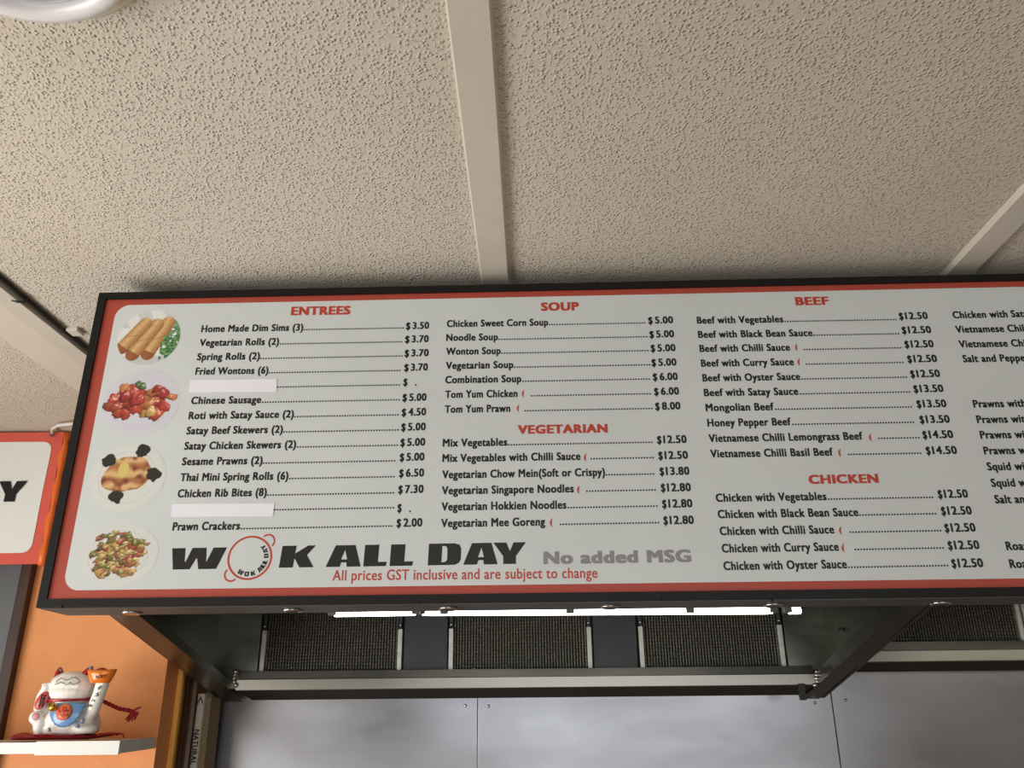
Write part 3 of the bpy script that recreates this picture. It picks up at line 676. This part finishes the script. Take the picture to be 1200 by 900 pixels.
# tube lights inside the left hood
def tubelight(px0, px1, py0, py1, y, label, holders):
    a = at(px0, py0, y); c = at(px1, py1, y)
    t = thing('tube_light', label, 'light', (a + c) / 2)
    b = NB(); tube(b, [a, a + (c - a) * .02, c - (c - a) * .02, c], [.0085, .0095, .0095, .0085], 12); rel(t, obj('tube', finish(b), M['tube'], smooth=True))
    b = NB(); box(b, (a.x, y - .02, max(a.z, c.z) + .018), (c.x, y + .03, max(a.z, c.z) + .06), .003); rel(t, obj('batten_body', finish(b), M['capgrey']))
    for h in holders:
        p = at(h, py0 + (py1 - py0) * (h - px0) / (px1 - px0), y)
        b = NB(); box(b, (p.x - .012, y - .016, p.z - .006), (p.x + .012, y + .016, p.z + .03), .003); rel(t, obj('holder', finish(b), M['capgrey']))
tubelight(392, 487, 719, 717.5, 2.52, 'short lit fluorescent tube at left end under the menu board', (390, 488))
tubelight(495, 905, 717.8, 715.8, 2.54, 'long lit fluorescent tube under the middle of the menu board', (494, 521, 668, 808, 906))
tubelight(924, 938, 715.8, 715.5, 2.52, 'stub end of a lit tube right of the long tube', (922,))

tubelight(1260, 1640, 717, 713, 2.6, 'lit fluorescent tube inside the right hood beyond the frame edge', (1262, 1638))

# ------------------------------------------------------------------ left side: banner, panel, shelf, cable
by = 2.98
def poly_at(pts, y): return [at(px, py, y) for px, py in pts]
ban = thing('banner', 'red bordered white vinyl banner with black letters hung on the back wall', 'banner', at(0, 580, by))
tr = at(77, 506, by); br_ = at(43, 661, by); x_right_t, x_right_b = tr.x, br_.x
bx = (tr.x + br_.x) / 2; bt = tr.z; bb = br_.z; bl = bx - 1.15
def wavy(name, x0, x1, z0, z1, y, amp, m, nx=40, nzz=16, parent=ban, poly=None, th=0.003):
    b = NB(); g = []
    for j in range(nzz + 1):
        row = []
        for i in range(nx + 1):
            x = x0 + (x1 - x0) * i / nx; z = z0 + (z1 - z0) * j / nzz
            row.append(b.verts.new((x, y + amp * (math.sin(x * 23 + z * 5) * .6 + math.sin(z * 17 - x * 9) * .4), z)))
        g.append(row)
    for j in range(nzz):
        for i in range(nx): b.faces.new((g[j][i], g[j][i + 1], g[j + 1][i + 1], g[j + 1][i]))
    o = rel(parent, obj(name, b, m, smooth=True)); return o
wavy('banner_sheet', bl, bx, bb, bt, by, .003, M['pvcred'])
wi = at(60, 518, by).x; wl_ = bl + .06; wt = at(30, 518, by).z; wb_ = at(30, 648, by).z
wi = (at(60.5, 518, by).x + at(37, 648, by).x) / 2
# white field follows the sheet just in front of it
b = NB(); nx, nz_ = 50, 12
def wy(x, z): return by + .003 * (math.sin(x * 23 + z * 5) * .6 + math.sin(z * 17 - x * 9) * .4)
g = []
rc = .034; hz_ = wt - wb_
zs = [wb_ + rc * (1 - math.cos(math.pi / 2 * k / 6)) for k in range(7)] + [wb_ + rc + (hz_ - 2 * rc) * k / 6 for k in range(1, 6)] + [wt - rc * (1 - math.cos(math.pi / 2 * k / 6)) for k in range(6, -1, -1)]
nz_ = len(zs) - 1
for z in zs:
    d = min(z - wb_, wt - z); ins = rc - math.sqrt(max(0, rc * rc - (rc - d) ** 2)) if d < rc else 0; r_ = []
    for i in range(nx + 1):
        x = wl_ + ins + (wi - wl_ - 2 * ins) * i / nx; r_.append(b.verts.new((x, wy(x, z) - .002, z)))
    g.append(r_)
for j in range(nz_):
    for i in range(nx): b.faces.new((g[j][i], g[j][i + 1], g[j + 1][i + 1], g[j + 1][i]))
wf = rel(ban, obj('banner_field', b, M['pvc'], smooth=True))
# folded orange edge of the banner
b = NB(); tube(b, [(bx + .005, by + .012, bb - .004 + (bt - bb) * k / 12 + 0) for k in range(13)], [.013 + .004 * math.sin(k * 2.1) for k in range(13)], 8)
rel(ban, obj('rolled_edge', finish(b), M['pvcor'], smooth=True))
# letter Y and the letters before it, out of frame
P = Print(); zb0 = at(8, 588.5, by).z; zt0 = at(8, 564.5, by).z; yx0 = at(-2, 576, by).x; yx1 = at(33.5, 565, by).x
yw = yx1 - yx0
for ch, k in (('Y', 0), ('A', 1), ('D', 2.02)):
    ww = yw * (.72 if ch == 'L' else 1); heavy(P, ch, (yx0 - yw * 1.02 * k - ban.location.x, zb0 - ban.location.z), (ww, 0), (.0, zt0 - zb0))
P.v = [(x, by - .007 - ban.location.y + (y - YT), z) for x, y, z in P.v]
P.build('banner_lettering', M['ink'], ban)
# white tie through the corner eyelet
b = NB(); p = at(64, 503, by - .015)
pth = [at(61, 508, by - .012), at(61.5, 502, by - .05), at(68, 498.5, by - .1), at(80, 497, by - .12), at(92, 496, by - .12)]
tube(b, pth, .0065, 8); rel(ban, obj('white_tie', finish(b), M['tie'], smooth=True))
b = NB(); lathe(b, [(.008, 0), (.008, .003), (.004, .004)], Matrix.Translation(at(61, 509, by - .009)) @ Matrix.Rotation(math.pi / 2, 4, 'X'), 12); rel(ban, obj('eyelet', finish(b), M['cable']))
b = NB(); zz = at(30, 503.5, WY - .01).z; tube(b, [(bl, WY - .012, zz + .012), (at(60, 503, WY).x, WY - .012, zz)], .0025, 6)
tag(obj('wire', finish(b), M['cable'], origin=(bl, WY - .012, zz)), 'thin dark wire stretched above the banner at the ceiling', 'wire')

# grey panel in a brown frame below the banner
fp = thing('framed_panel', 'dark grey panel in a dark brown wooden frame below the banner', 'panel', at(0, 760, WY))
xg = at(27, 668, WY - .02).x; xb2 = at(39.5, 668, WY - .02).x; z0 = .7; z1 = at(30, 640, WY).z
b = NB(); box(b, (xg - .95, WY - .02, z0), (xg, WY - .006, z1)); rel(fp, obj('panel_sheet', finish(b), M['greyp']))
b = NB(); box(b, (xg, WY - .035, z0 - .04), (xb2, WY - .001, z1 + .04), .003); rel(fp, obj('frame_side', finish(b), M['brown']))
b = NB(); box(b, (xg - .95, WY - .035, z1), (xg, WY - .001, z1 + .04), .003); rel(fp, obj('frame_top', finish(b), M['brown']))

# shelf
SF = 2.7
A = at(141.7, 868.3, SF); Bk = at(182, 862, WY - .002); ztop = A.z; th = A.z - at(141.7, 883.5, SF).z
print('shelf', A, Bk, th)
xs0 = at(43.5, 870, SF).x
xback = Bk.x
sh = thing('wall_shelf', 'white wall shelf with an angled grey end, carrying the lucky cat', 'shelf', (A.x - .3, WY - .002, ztop))
b = NB(); xl_ = A.x - 1.1
prism(b, [(xl_, SF + .004, ztop - .003), (A.x - .002, SF + .004, ztop - .003), (xback - .003, WY - .001, ztop - .003), (xl_, WY - .001, ztop - .003)], (0, 0, -(th - .005)))
rel(sh, obj('shelf_board', finish(b), M['shelf']))
b = NB(); box(b, (xl_, SF - .001, ztop - th + .003), (xs0 - .0006, SF + .004, ztop - .002), .0008); rel(sh, obj('edge_strip', finish(b), M['shelf']))
b = NB(); box(b, (xs0 + .0006, SF - .006, ztop - th - .002), (A.x, SF + .004, ztop + .001), .0008); rel(sh, obj('edge_strip', finish(b), M['shelf']))
b = NB(); prism(b, [(A.x, SF - .006, ztop + .001), (xback, WY - .001, ztop + .001), (xback - .004, WY - .001, ztop + .001), (A.x - .004, SF + .002, ztop + .001)], (0, 0, -th)); rel(sh, obj('shelf_end', finish(b), M['shelfgrey']))

# cushion and lucky cat
CY = 2.84
def K(px, py, dy=0.0): return at(px, py, CY + dy)
px1 = (K(101, 820) - K(100, 820)).x                     # size of one photo pixel at the cat
cb = K(80, 866); 
cush = thing('cushion', 'flat red satin cushion under the lucky cat on the white shelf', 'cushion', (cb.x, CY, ztop))
bz = ztop - .001
cz = (K(80, 866).z - ztop); print('cat base above shelf', cz, 'px', px1)
b = NB()
N = 28; rings = []
xa = K(12, 866).x; xz = K(139, 864).x; hh = px1 * 5.9
for i in range(N + 1):
    t = i / N; x = xa + (xz - xa) * t; k = math.sin(math.pi * min(1, max(0, t))) ** .45 if 0 < t < 1 else .04
    if t > .78: k *= 1 - (t - .78) * 2.6
    ry = .088 * k + .002; rz = hh * (k * .95 + .05) * (1 + .12 * math.sin(t * 19)); lift = px1 * (3.2 * max(0, t - .7) / .3 * 1.6)
    top = lambda q: ztop + .001 + lift + rz + rz * math.sin(q)
    lim = K(82, 863, -.03).z - .001
    rings.append([b.verts.new((x, CY + .01 + ry * math.cos(q), min(top(q), lim) if (.12 < t < .86 and abs(math.cos(q)) < .965) else top(q))) for q in [j * math.tau / 20 for j in range(20)]])
for a, c in zip(rings, rings[1:]):
    for j in range(20): b.faces.new((a[j], a[(j + 1) % 20], c[(j + 1) % 20], c[j]))
b.faces.new(rings[0]); b.faces.new(list(reversed(rings[-1])))
rel(cush, obj('cushion_body', finish(b), M['satin'], smooth=True))
b = NB(); tp = V((xz - .012, CY + .01, ztop + px1 * 5.2)); tube(b, [tp, tp + V((.01, 0, .004)), tp + V((.02, 0, .002)), tp + V((.024, 0, -.009))], [.004, .003, .003, .002], 8); rel(cush, obj('corner_tip', finish(b), M['satin'], smooth=True))

base = V((cb.x, CY, K(82, 862.5, -.03).z))
cat = thing('lucky_cat', 'white ceramic lucky cat holding a red plaque and an orange ingot on a red cushion', 'figurine', base)
def addc(name, bm, m, parent=cat, smooth=True):
    o = obj(name, bm, m, smooth=smooth)
    if parent is cat: return rel(cat, o)
    o.parent = parent; o.location = V((0, 0, 0)); return o
P1 = px1
body = NB()
ball(body, K(84, 843, .0), (31 * P1, 27 * P1, 20 * P1)); ball(body, K(97, 850, .0), (19 * P1, 22 * P1, 14 * P1)); ball(body, K(66, 852, -.0), (20 * P1, 22 * P1, 12 * P1))
ball(body, K(82, 830, .005), (24 * P1, 21 * P1, 14 * P1))
hc = K(84.5, 804.5, -.012); hr = (26.5 * P1, 21 * P1, 17.5 * P1)
ball(body, hc, hr); ball(body, K(82, 812, -.016), (25.5 * P1, 21 * P1, 12.5 * P1))
# raised arm
def limb(b, pts, rs):
    for (p, r), (q, s) in zip(zip(pts, rs), zip(pts[1:], rs[1:])):
        for k in range(7): ball(b, V(p).lerp(V(q), k / 6), r + (s - r) * k / 6, u=14, v=8)
armp = [K(104, 840, -.03), K(110, 829, -.045), K(116, 814, -.05), K(120.5, 800, -.05)]
limb(body, armp, [8.2 * P1, 7.6 * P1, 7.2 * P1, 7.6 * P1])
# other arm, bent up, holding the plaque
armq = [K(56, 834, -.01), K(47, 829, -.03), K(49, 817, -.045), K(54, 806, -.05)]
limb(body, armq, [7.5 * P1, 7 * P1, 6 * P1, 4.6 * P1])
for k in range(4): ball(body, K(50.5 + 2.8 * k, 802.8 - .25 * k, -.052), (1.6 * P1, 2 * P1, 2.6 * P1), u=10, v=8)
# foot seen from below
limb(body, [K(60, 850, -.02), K(47, 848, -.05)], [8 * P1, 8 * P1]); ball(body, K(42, 841, -.062), (8 * P1, 5 * P1, 7.4 * P1)); ball(body, K(47, 853, -.045), (7 * P1, 9 * P1, 8 * P1))
ball(body, K(100, 855, -.03), (14 * P1, 13 * P1, 7 * P1))
zfl = K(82, 862.5, -.03).z
for v in body.verts:
    if v.co.z < zfl: v.co.z = zfl
me_ = addc('body', finish(body), M['china'])
rm = me_.modifiers.new('Remesh', 'REMESH'); rm.mode = 'VOXEL'; rm.voxel_size = .0022; rm.use_smooth_shade = True
sm = me_.modifiers.new('Smooth', 'SMOOTH'); sm.iterations = 14; sm.factor = .5
# ears
for px, py, tx, ty, ix in ((69.5, 789.5, 1.2, 6.5, 1), (102, 787, 6.5, 6.5, 1)):
    b = NB(); p = K(px, py + 2, -.012); tip = K(px + tx, py - ty, -.012)
    rot = (tip - p).to_track_quat('Z', 'Y').to_matrix().to_4x4()
    lathe(b, [(7.6 * P1, -4 * P1), (7.4 * P1, 0), (6 * P1, 4 * P1), (3.4 * P1, 7.6 * P1), (.4 * P1, 9.4 * P1)], Matrix.Translation(p) @ rot @ Matrix.Diagonal((1, .6, 1, 1)), 18)
    e = addc('ear', finish(b), M['cred'])
    b = NB(); q = p.lerp(tip, .62) + V((ix * .004, -3.2 * P1, 0)); ball(b, q, (2.6 * P1, 1.3 * P1, 2.6 * P1), u=12, v=8); addc('ear_spot', b, M['cgrey'])
# face lines laid on the head
def on_head(px, py):
    d = ray(px, py).normalized(); o_ = CAM - hc; S = Matrix.Diagonal((1 / hr[0], 1 / hr[1], 1 / hr[2]))
    D_, O_ = S @ d, S @ o_; a = D_.dot(D_); b_ = 2 * D_.dot(O_); c_ = O_.dot(O_) - 1; disc = b_ * b_ - 4 * a * c_
    if disc < 0: return hc + V((0, -hr[1], 0))
    return CAM + d * ((-b_ - math.sqrt(disc)) / (2 * a)) * .9985
for pts in (((65.5, 800), (68, 796.5), (72, 794.5), (75.5, 796.5), (78.5, 797.2), (81, 796)), ((81, 796), (84, 794.2), (88.5, 793.8), (92, 796), (94, 800)), ((64.5, 801.8), (68, 801), (71, 799.2), (73.5, 800.5)), ((74, 800), (77, 802.2), (80, 802), (82.5, 799)), ((82, 799), (85, 802), (89, 801.5), (92, 799.5))):
    b = NB(); tube(b, [on_head(*p) for p in pts], .0011, 6); addc('face_line', finish(b), M['cline'])
# collar, bell, bib
b = NB(); cc = K(82, 820.5, 0); n = 30
tube(b, [cc + V((24.5 * P1 * math.cos(a), 22.5 * P1 * math.sin(a), 1.2 * P1 * math.cos(a))) for a in [math.radians(178 + 184 * k / n) for k in range(n + 1)]], 2.1 * P1, 10); col_ = addc('collar', finish(b), M['cred'])
b = NB()
for k in range(3, 28):
    a = math.radians(178 + 184 * k / n); ball(b, cc + V((26.4 * P1 * math.cos(a), 24.6 * P1 * math.sin(a), .6 * P1 + 1.2 * P1 * math.cos(a))), .0011, u=6, v=4)
addc('collar_beads', b, M['china'])
b = NB(); bp_ = K(62, 829, -.095); ball(b, bp_, 4.6 * P1, u=16, v=10); ball(b, bp_ + V((0, 0, 4.6 * P1)), 1.3 * P1, u=8, v=6); bell = addc('bell', b, M['gold'])
b = NB()   # bib: a shell bulging over the belly
g = []; bc = K(78.5, 824, -29 * P1); brx = 19.5 * P1; brz = 25 * P1
for j in range(13):
    r = j / 12; row = []
    for i in range(25):
        a = math.pi + math.pi * i / 24; x = brx * r * math.cos(a) * (1 + .03 * math.cos(i * 3)); z = brz * r * math.sin(a) * (1 + .02 * math.cos(i * 3))
        yy = -math.sqrt(max(0, 1 - (x / (34 * P1)) ** 2 - ((z + 12 * P1) / (30 * P1)) ** 2)) * 31.5 * P1
        row.append(b.verts.new((bc.x + x, CY + yy - .5 * P1, bc.z + z)))
    g.append(row)
for j in range(12):
    for i in range(24):
        try: b.faces.new((g[j][i], g[j][i + 1], g[j + 1][i + 1], g[j + 1][i]))
        except ValueError: pass
bmesh.ops.remove_doubles(b, verts=b.verts, dist=1e-5); bmesh.ops.recalc_face_normals(b, faces=b.faces)
bib = addc('bib', b, M['cblue']); so = bib.modifiers.new('Solidify', 'SOLIDIFY'); so.thickness = .004; so.offset = 0
b = NB(); ec = K(74.5, 834.5, -33.2 * P1); lathe(b, [(9 * P1, 1.6 * P1), (8.6 * P1, 2.6 * P1), (4 * P1, 3.4 * P1), (.5 * P1, 3.6 * P1)], Matrix.Translation(ec + V((0, 2.5 * P1, 0))) @ Matrix.Rotation(math.radians(84), 4, 'X'), 20); addc('emblem', finish(b), M['cemblem'])
# strokes of the emblem and painted marks
def strokes(name, segs, depth, r, m, n=None):
    b = NB()
    for s in segs: tube(b, [at(px, py, CY + depth) for px, py in s], r, 6)
    return addc(name, finish(b), m)
e_y = -36.2 * P1
strokes('emblem_strokes', [((70, 830), (78, 829)), ((69, 834), (80, 833)), ((71, 838.5), (79, 838)), ((74.5, 828), (73, 841)), ((78, 831), (80, 840)), ((69.5, 831), (68.5, 838))], e_y, .0015, M['cred'])
strokes('ink_mark', [((114.5, 806), (118, 804.5), (115, 808.5)), ((118.5, 803.5), (116, 807)), ((112, 814), (114.5, 811.5), (115, 815.5)), ((111, 816), (115, 815))], -.05 - 8.2 * P1, .0017, M['cline'])
strokes('ink_mark', [((107, 822), (109, 819.5)), ((110, 820), (110.5, 822.5)), ((102.5, 828), (106, 826)), ((103, 825), (104, 829)), ((106, 825.5), (107, 828.5))], -.045 - 8.6 * P1, .0012, M['cline'])
b = NB()
for px, py, ax, az in ((90, 849, 2.6, 3.2), (96.5, 844.5, 2.8, 3), (94.5, 847, 3.4, 1.2), (92, 851.5, 1.8, 1.6)): ball(b, K(px, py, -.03 - 17.5 * P1), (ax * P1, 1.6 * P1, az * P1), u=12, v=8)
addc('butterfly_mark', b, M['cgrey'])
strokes('ink_mark', [((56, 853), (60, 856.5)), ((60, 853), (56.5, 857)), ((58, 852), (58.3, 858))], -.055 - 8 * P1, .0012, M['cline'])
b = NB(); ball(b, K(41.5, 839.5, -.062 - 4.4 * P1), (4.4 * P1, 1.2 * P1, 4.2 * P1), u=16, v=10); addc('foot_pad', b, M['cpink'])
# red plaque
b = NB(); pcn = K(49, 821, -.045 - 5.5 * P1); rot = Matrix.Rotation(math.radians(27), 4, 'Y')
prof = [(1, -.003), (1, .002), (.9, .0045), (.05, .005)]
lathe(b, [(r * 7 * P1, h) for r, h in prof], Matrix.Translation(pcn) @ rot @ Matrix.Diagonal((.86, 1, 1.5, 1)) @ Matrix.Rotation(math.pi / 2, 4, 'X'), 24); plq = addc('plaque', finish(b), M['cpink']); plq.data.materials.clear(); plq.data.materials.append(mat('plaque_red', (196, 78, 72), .3))
plq['label'] = 'red oval plaque with black characters'
b = NB(); yp = pcn.y - .0065
for sgm in (((48, 814.5), (54, 815.5)), ((47.5, 818), (53, 819)), ((46, 822), (51.5, 823)), ((45, 826), (50.5, 827)), ((49.5, 813.5), (45.5, 828)), ((53, 814), (49.5, 828)), ((51, 817), (48, 825))):
    tube(b, [at(px, py, yp) for px, py in sgm], .0014, 6)
addc('plaque_strokes', finish(b), M['cline'])
# orange ingot on the raised paw
b = NB(); ic = K(118.5, 793, -.055); rings = []
for zz, rx, ry in ((-7.2, 8.5, 6), (-6.6, 10.5, 7.2), (-2, 13.5, 9), (4, 16.2, 10), (7, 17, 9.4), (6.6, 15.6, 8.2), (3.4, 9, 5), (3, 1, .6)):
    ring = []
    for k in range(28):
        a = k / 28 * math.tau; end = abs(math.cos(a)) ** 3
        ring.append(b.verts.new(ic + V((rx * P1 * math.cos(a) * (.93 + .07 * end), ry * P1 * math.sin(a), (zz + (1.2 * end if zz > 3 else 0)) * P1))))
    rings.append(ring)
for p, q in zip(rings, rings[1:]):
    for k in range(28): b.faces.new((p[k], p[(k + 1) % 28], q[(k + 1) % 28], q[k]))
b.faces.new(list(reversed(rings[0]))); b.faces.new(rings[-1])
ing = addc('ingot', finish(b), M['corange']); ing['label'] = 'orange boat shaped ingot with dark characters'
b = NB(); ball(b, K(119, 787, -.05), (7 * P1, 6 * P1, 4.4 * P1)); addc('ingot_top', b, M['cred'])
strokes('ingot_strokes', [((112, 793.5), (115.5, 792.5)), ((112.5, 791.5), (113, 795)), ((115, 791), (115, 795)), ((117, 791), (120, 794.5)), ((120, 791), (117, 794.5)), ((121.5, 791), (124, 794)), ((124.5, 790.5), (121.5, 794))], -.055 - 9.6 * P1, .0011, M['cline'])
# braided cord and tassel behind the cat
b = NB(); cp = [K(104, 818, .02), K(120, 821, .05), K(130, 826, .07), K(140, 830.5, .08), K(152, 832.5, .09)]
pts = []
for a, c in zip(cp, cp[1:]):
    for k in range(7): pts.append(a.lerp(c, k / 7))
pts.append(cp[-1]); 
for ph in (0, math.pi):
    tube(b, [p + V((0, math.cos(i * 1.1 + ph), math.sin(i * 1.1 + ph))) * .0032 for i, p in enumerate(pts)], .0044, 8)
cord_ = addc('cord', finish(b), M['cord'])
b = NB(); ball(b, K(154, 833.5, .09), 2.6 * P1, u=12, v=8)
for k in range(11):
    a = math.radians(-130 + 14 * k); q = K(154, 834, .09); e = q + V((math.cos(a) * 10 * P1, random.uniform(-.01, .01), math.sin(a) * 11 * P1 if k < 9 else 5 * P1))
    tube(b, [q, q.lerp(e, .6) + V((.006, 0, .004)), e], [.003, .003, .0022], 6)
addc('tassel', finish(b), M['cord'])

# things standing in the gap beside the steel
def post(name, px_top, py_top, wpx, y, m, label, cat, round_=False, z0=.9, wd=None):
    p = at(px_top, py_top, y); r = wpx * px1 * .62 * y / CY
    b = NB()
    if round_: tube(b, [(p.x, y, z0), (p.x, y, p.z)], r, 14)
    else: box(b, (p.x - r, y - r * .8, z0), (p.x + r, y + r * .8, p.z), .002)
    o = obj(name, finish(b), m, smooth=round_, origin=(p.x, y, z0)); return tag(o, label, cat)
post('wooden_strip', 213, 778, 7, 3.22, M['wood'], 'yellow wooden strip standing beside the orange wall end', 'strip', z0=0)
post('dark_tube', 223, 786, 5, 3.26, M['dtube'], 'dark brown tube standing between wooden strip and grey tube', 'tube', True, z0=0)
post('grey_tube', 229.5, 796, 4.6, 3.3, M['gtube'], 'mauve grey tube standing left of the lettered carton', 'tube', True, z0=0)
cy = 3.34; ct = thing('carton', 'tall narrow white carton lettered NATURAL, upright beside the steel wall', 'carton', at(237, 900, cy))
zt_ = at(237, 813, cy).z; cx0 = at(232.5, 813, cy).x; cx1 = at(240.5, 813, cy).x; cx2 = at(247, 816, cy + .12).x
z0_ = 1.0
b = NB(); prism(b, [(cx0, cy, z0_), (cx1, cy - .004, z0_), (cx1, cy + .12, z0_), (cx0, cy + .12, z0_)], (0, 0, zt_ - z0_)); rel(ct, obj('carton_box', finish(b), M['carton']))
b = NB(); box(b, (cx1 + .0005, cy + .01, z0_), (cx1 + .022, cy + .12, zt_ - .012), .002); rel(ct, obj('carton_sleeve', finish(b), M['carton2']))
vs, fs = glyphs('NATURAL', .03); xa_ = min(a for a, _ in vs); L_ = max(a for a, _ in vs) - xa_
tz0 = at(232, 855, cy).z; tz1 = at(228, 896, cy).z; k = (tz0 - tz1) / L_; wmid = (cx0 + cx1) / 2; hs = .027 / .73 * .75
me = bpy.data.meshes.new('lettering'); me.from_pydata([(wmid - .0095 + b_ * hs - ct.location.x, cy - .0055 - ct.location.y - _layers[id(vs)][i] * 3e-5, tz0 - (a - xa_) * k - ct.location.z) for i, (a, b_) in enumerate(vs)], [], fs); link('carton_lettering', me, M['ink'], ct)
b = NB(); ax, az = wmid, at(235, 820, cy).z
for s in (-1, 1): prism(b, [(ax, cy - .0052, az + .014), (ax + s * .011, cy - .0052, az - .012), (ax + s * .011, cy - .0052, az - .018), (ax + s * .001, cy - .0052, az + .0)], (0, -.0004, 0))
rel(ct, obj('carton_arrow', finish(b), M['ink']))

# black cable along the left ceiling batten, with its tie and bracket
ca = thing('ceiling_cable', 'black cable running along the left ceiling batten', 'cable', (xl, 1.6, CEIL - .01))
xc = xl + w_mid * .9 + .006
b = NB(); tube(b, [(xc + .002 * math.sin(k * 1.7), YF + .3 + k * .33, CEIL - .007 - .0015 * math.sin(k * 2.3)) for k in range(19)], .0055, 8); rel(ca, obj('cable_run', finish(b), M['cable'], smooth=True))
p = at_z(53, 352, CEIL - .016); b = NB(); tube(b, [(xc + .008, p.y, CEIL - .006), (xc + .004, p.y, CEIL - .019), (xc - .012, p.y - .005, CEIL - .021), (xc - .024, p.y - .01, CEIL - .018)], .0035, 6); rel(ca, obj('cable_tie', finish(b), M['cable'], smooth=True))
p = at_z(99, 386, CEIL); b = NB(); box(b, (xc + .008, p.y - .02, CEIL - .012), (xc + .04, p.y + .02, CEIL), .002); rel(ca, obj('junction_cover', finish(b), M['strip']))

# round ceiling light, top left
p0 = at_z(76, 21, CEIL - .02); p1 = at_z(0, 9, CEIL - .02); p2 = at_z(146, 0, CEIL - .02)
def circ(a, b, c):
    D = 2 * (a.x * (b.y - c.y) + b.x * (c.y - a.y) + c.x * (a.y - b.y)); A2, B2, C2 = (a.x ** 2 + a.y ** 2), (b.x ** 2 + b.y ** 2), (c.x ** 2 + c.y ** 2)
    return V(((A2 * (b.y - c.y) + B2 * (c.y - a.y) + C2 * (a.y - b.y)) / D, (A2 * (c.x - b.x) + B2 * (a.x - c.x) + C2 * (b.x - a.x)) / D, 0))
cl = circ(p0, p1, p2); rl = (V((p0.x, p0.y, 0)) - cl).length; print('ceiling light', cl, rl)
cl_t = thing('ceiling_light', 'round white rimmed ceiling light in the top left corner', 'light', (cl.x, cl.y, CEIL))
mt = Matrix.Translation((cl.x, cl.y, CEIL)) @ Matrix.Rotation(math.pi, 4, 'X')
b = NB(); lathe(b, [(rl + .012, 0), (rl + .012, .014), (rl + .006, .02), (.02, .02)], mt, 64); rel(cl_t, obj('base_plate', finish(b), M['lampcream'], smooth=False))
b = NB(); lathe(b, [(rl - .014, .018), (rl - .008, .03), (rl - .013, .044), (rl - .03, .05), (rl - .042, .044), (rl - .044, .02)], mt, 64); rel(cl_t, obj('rim', finish(b), M['lampwhite'], smooth=True))
b = NB(); lathe(b, [(rl - .045, .02), (rl - .046, .04), (rl - .07, .062), (rl * .4, .085), (.01, .09)], mt, 64); rel(cl_t, obj('diffuser', finish(b), M['glass'], smooth=True))
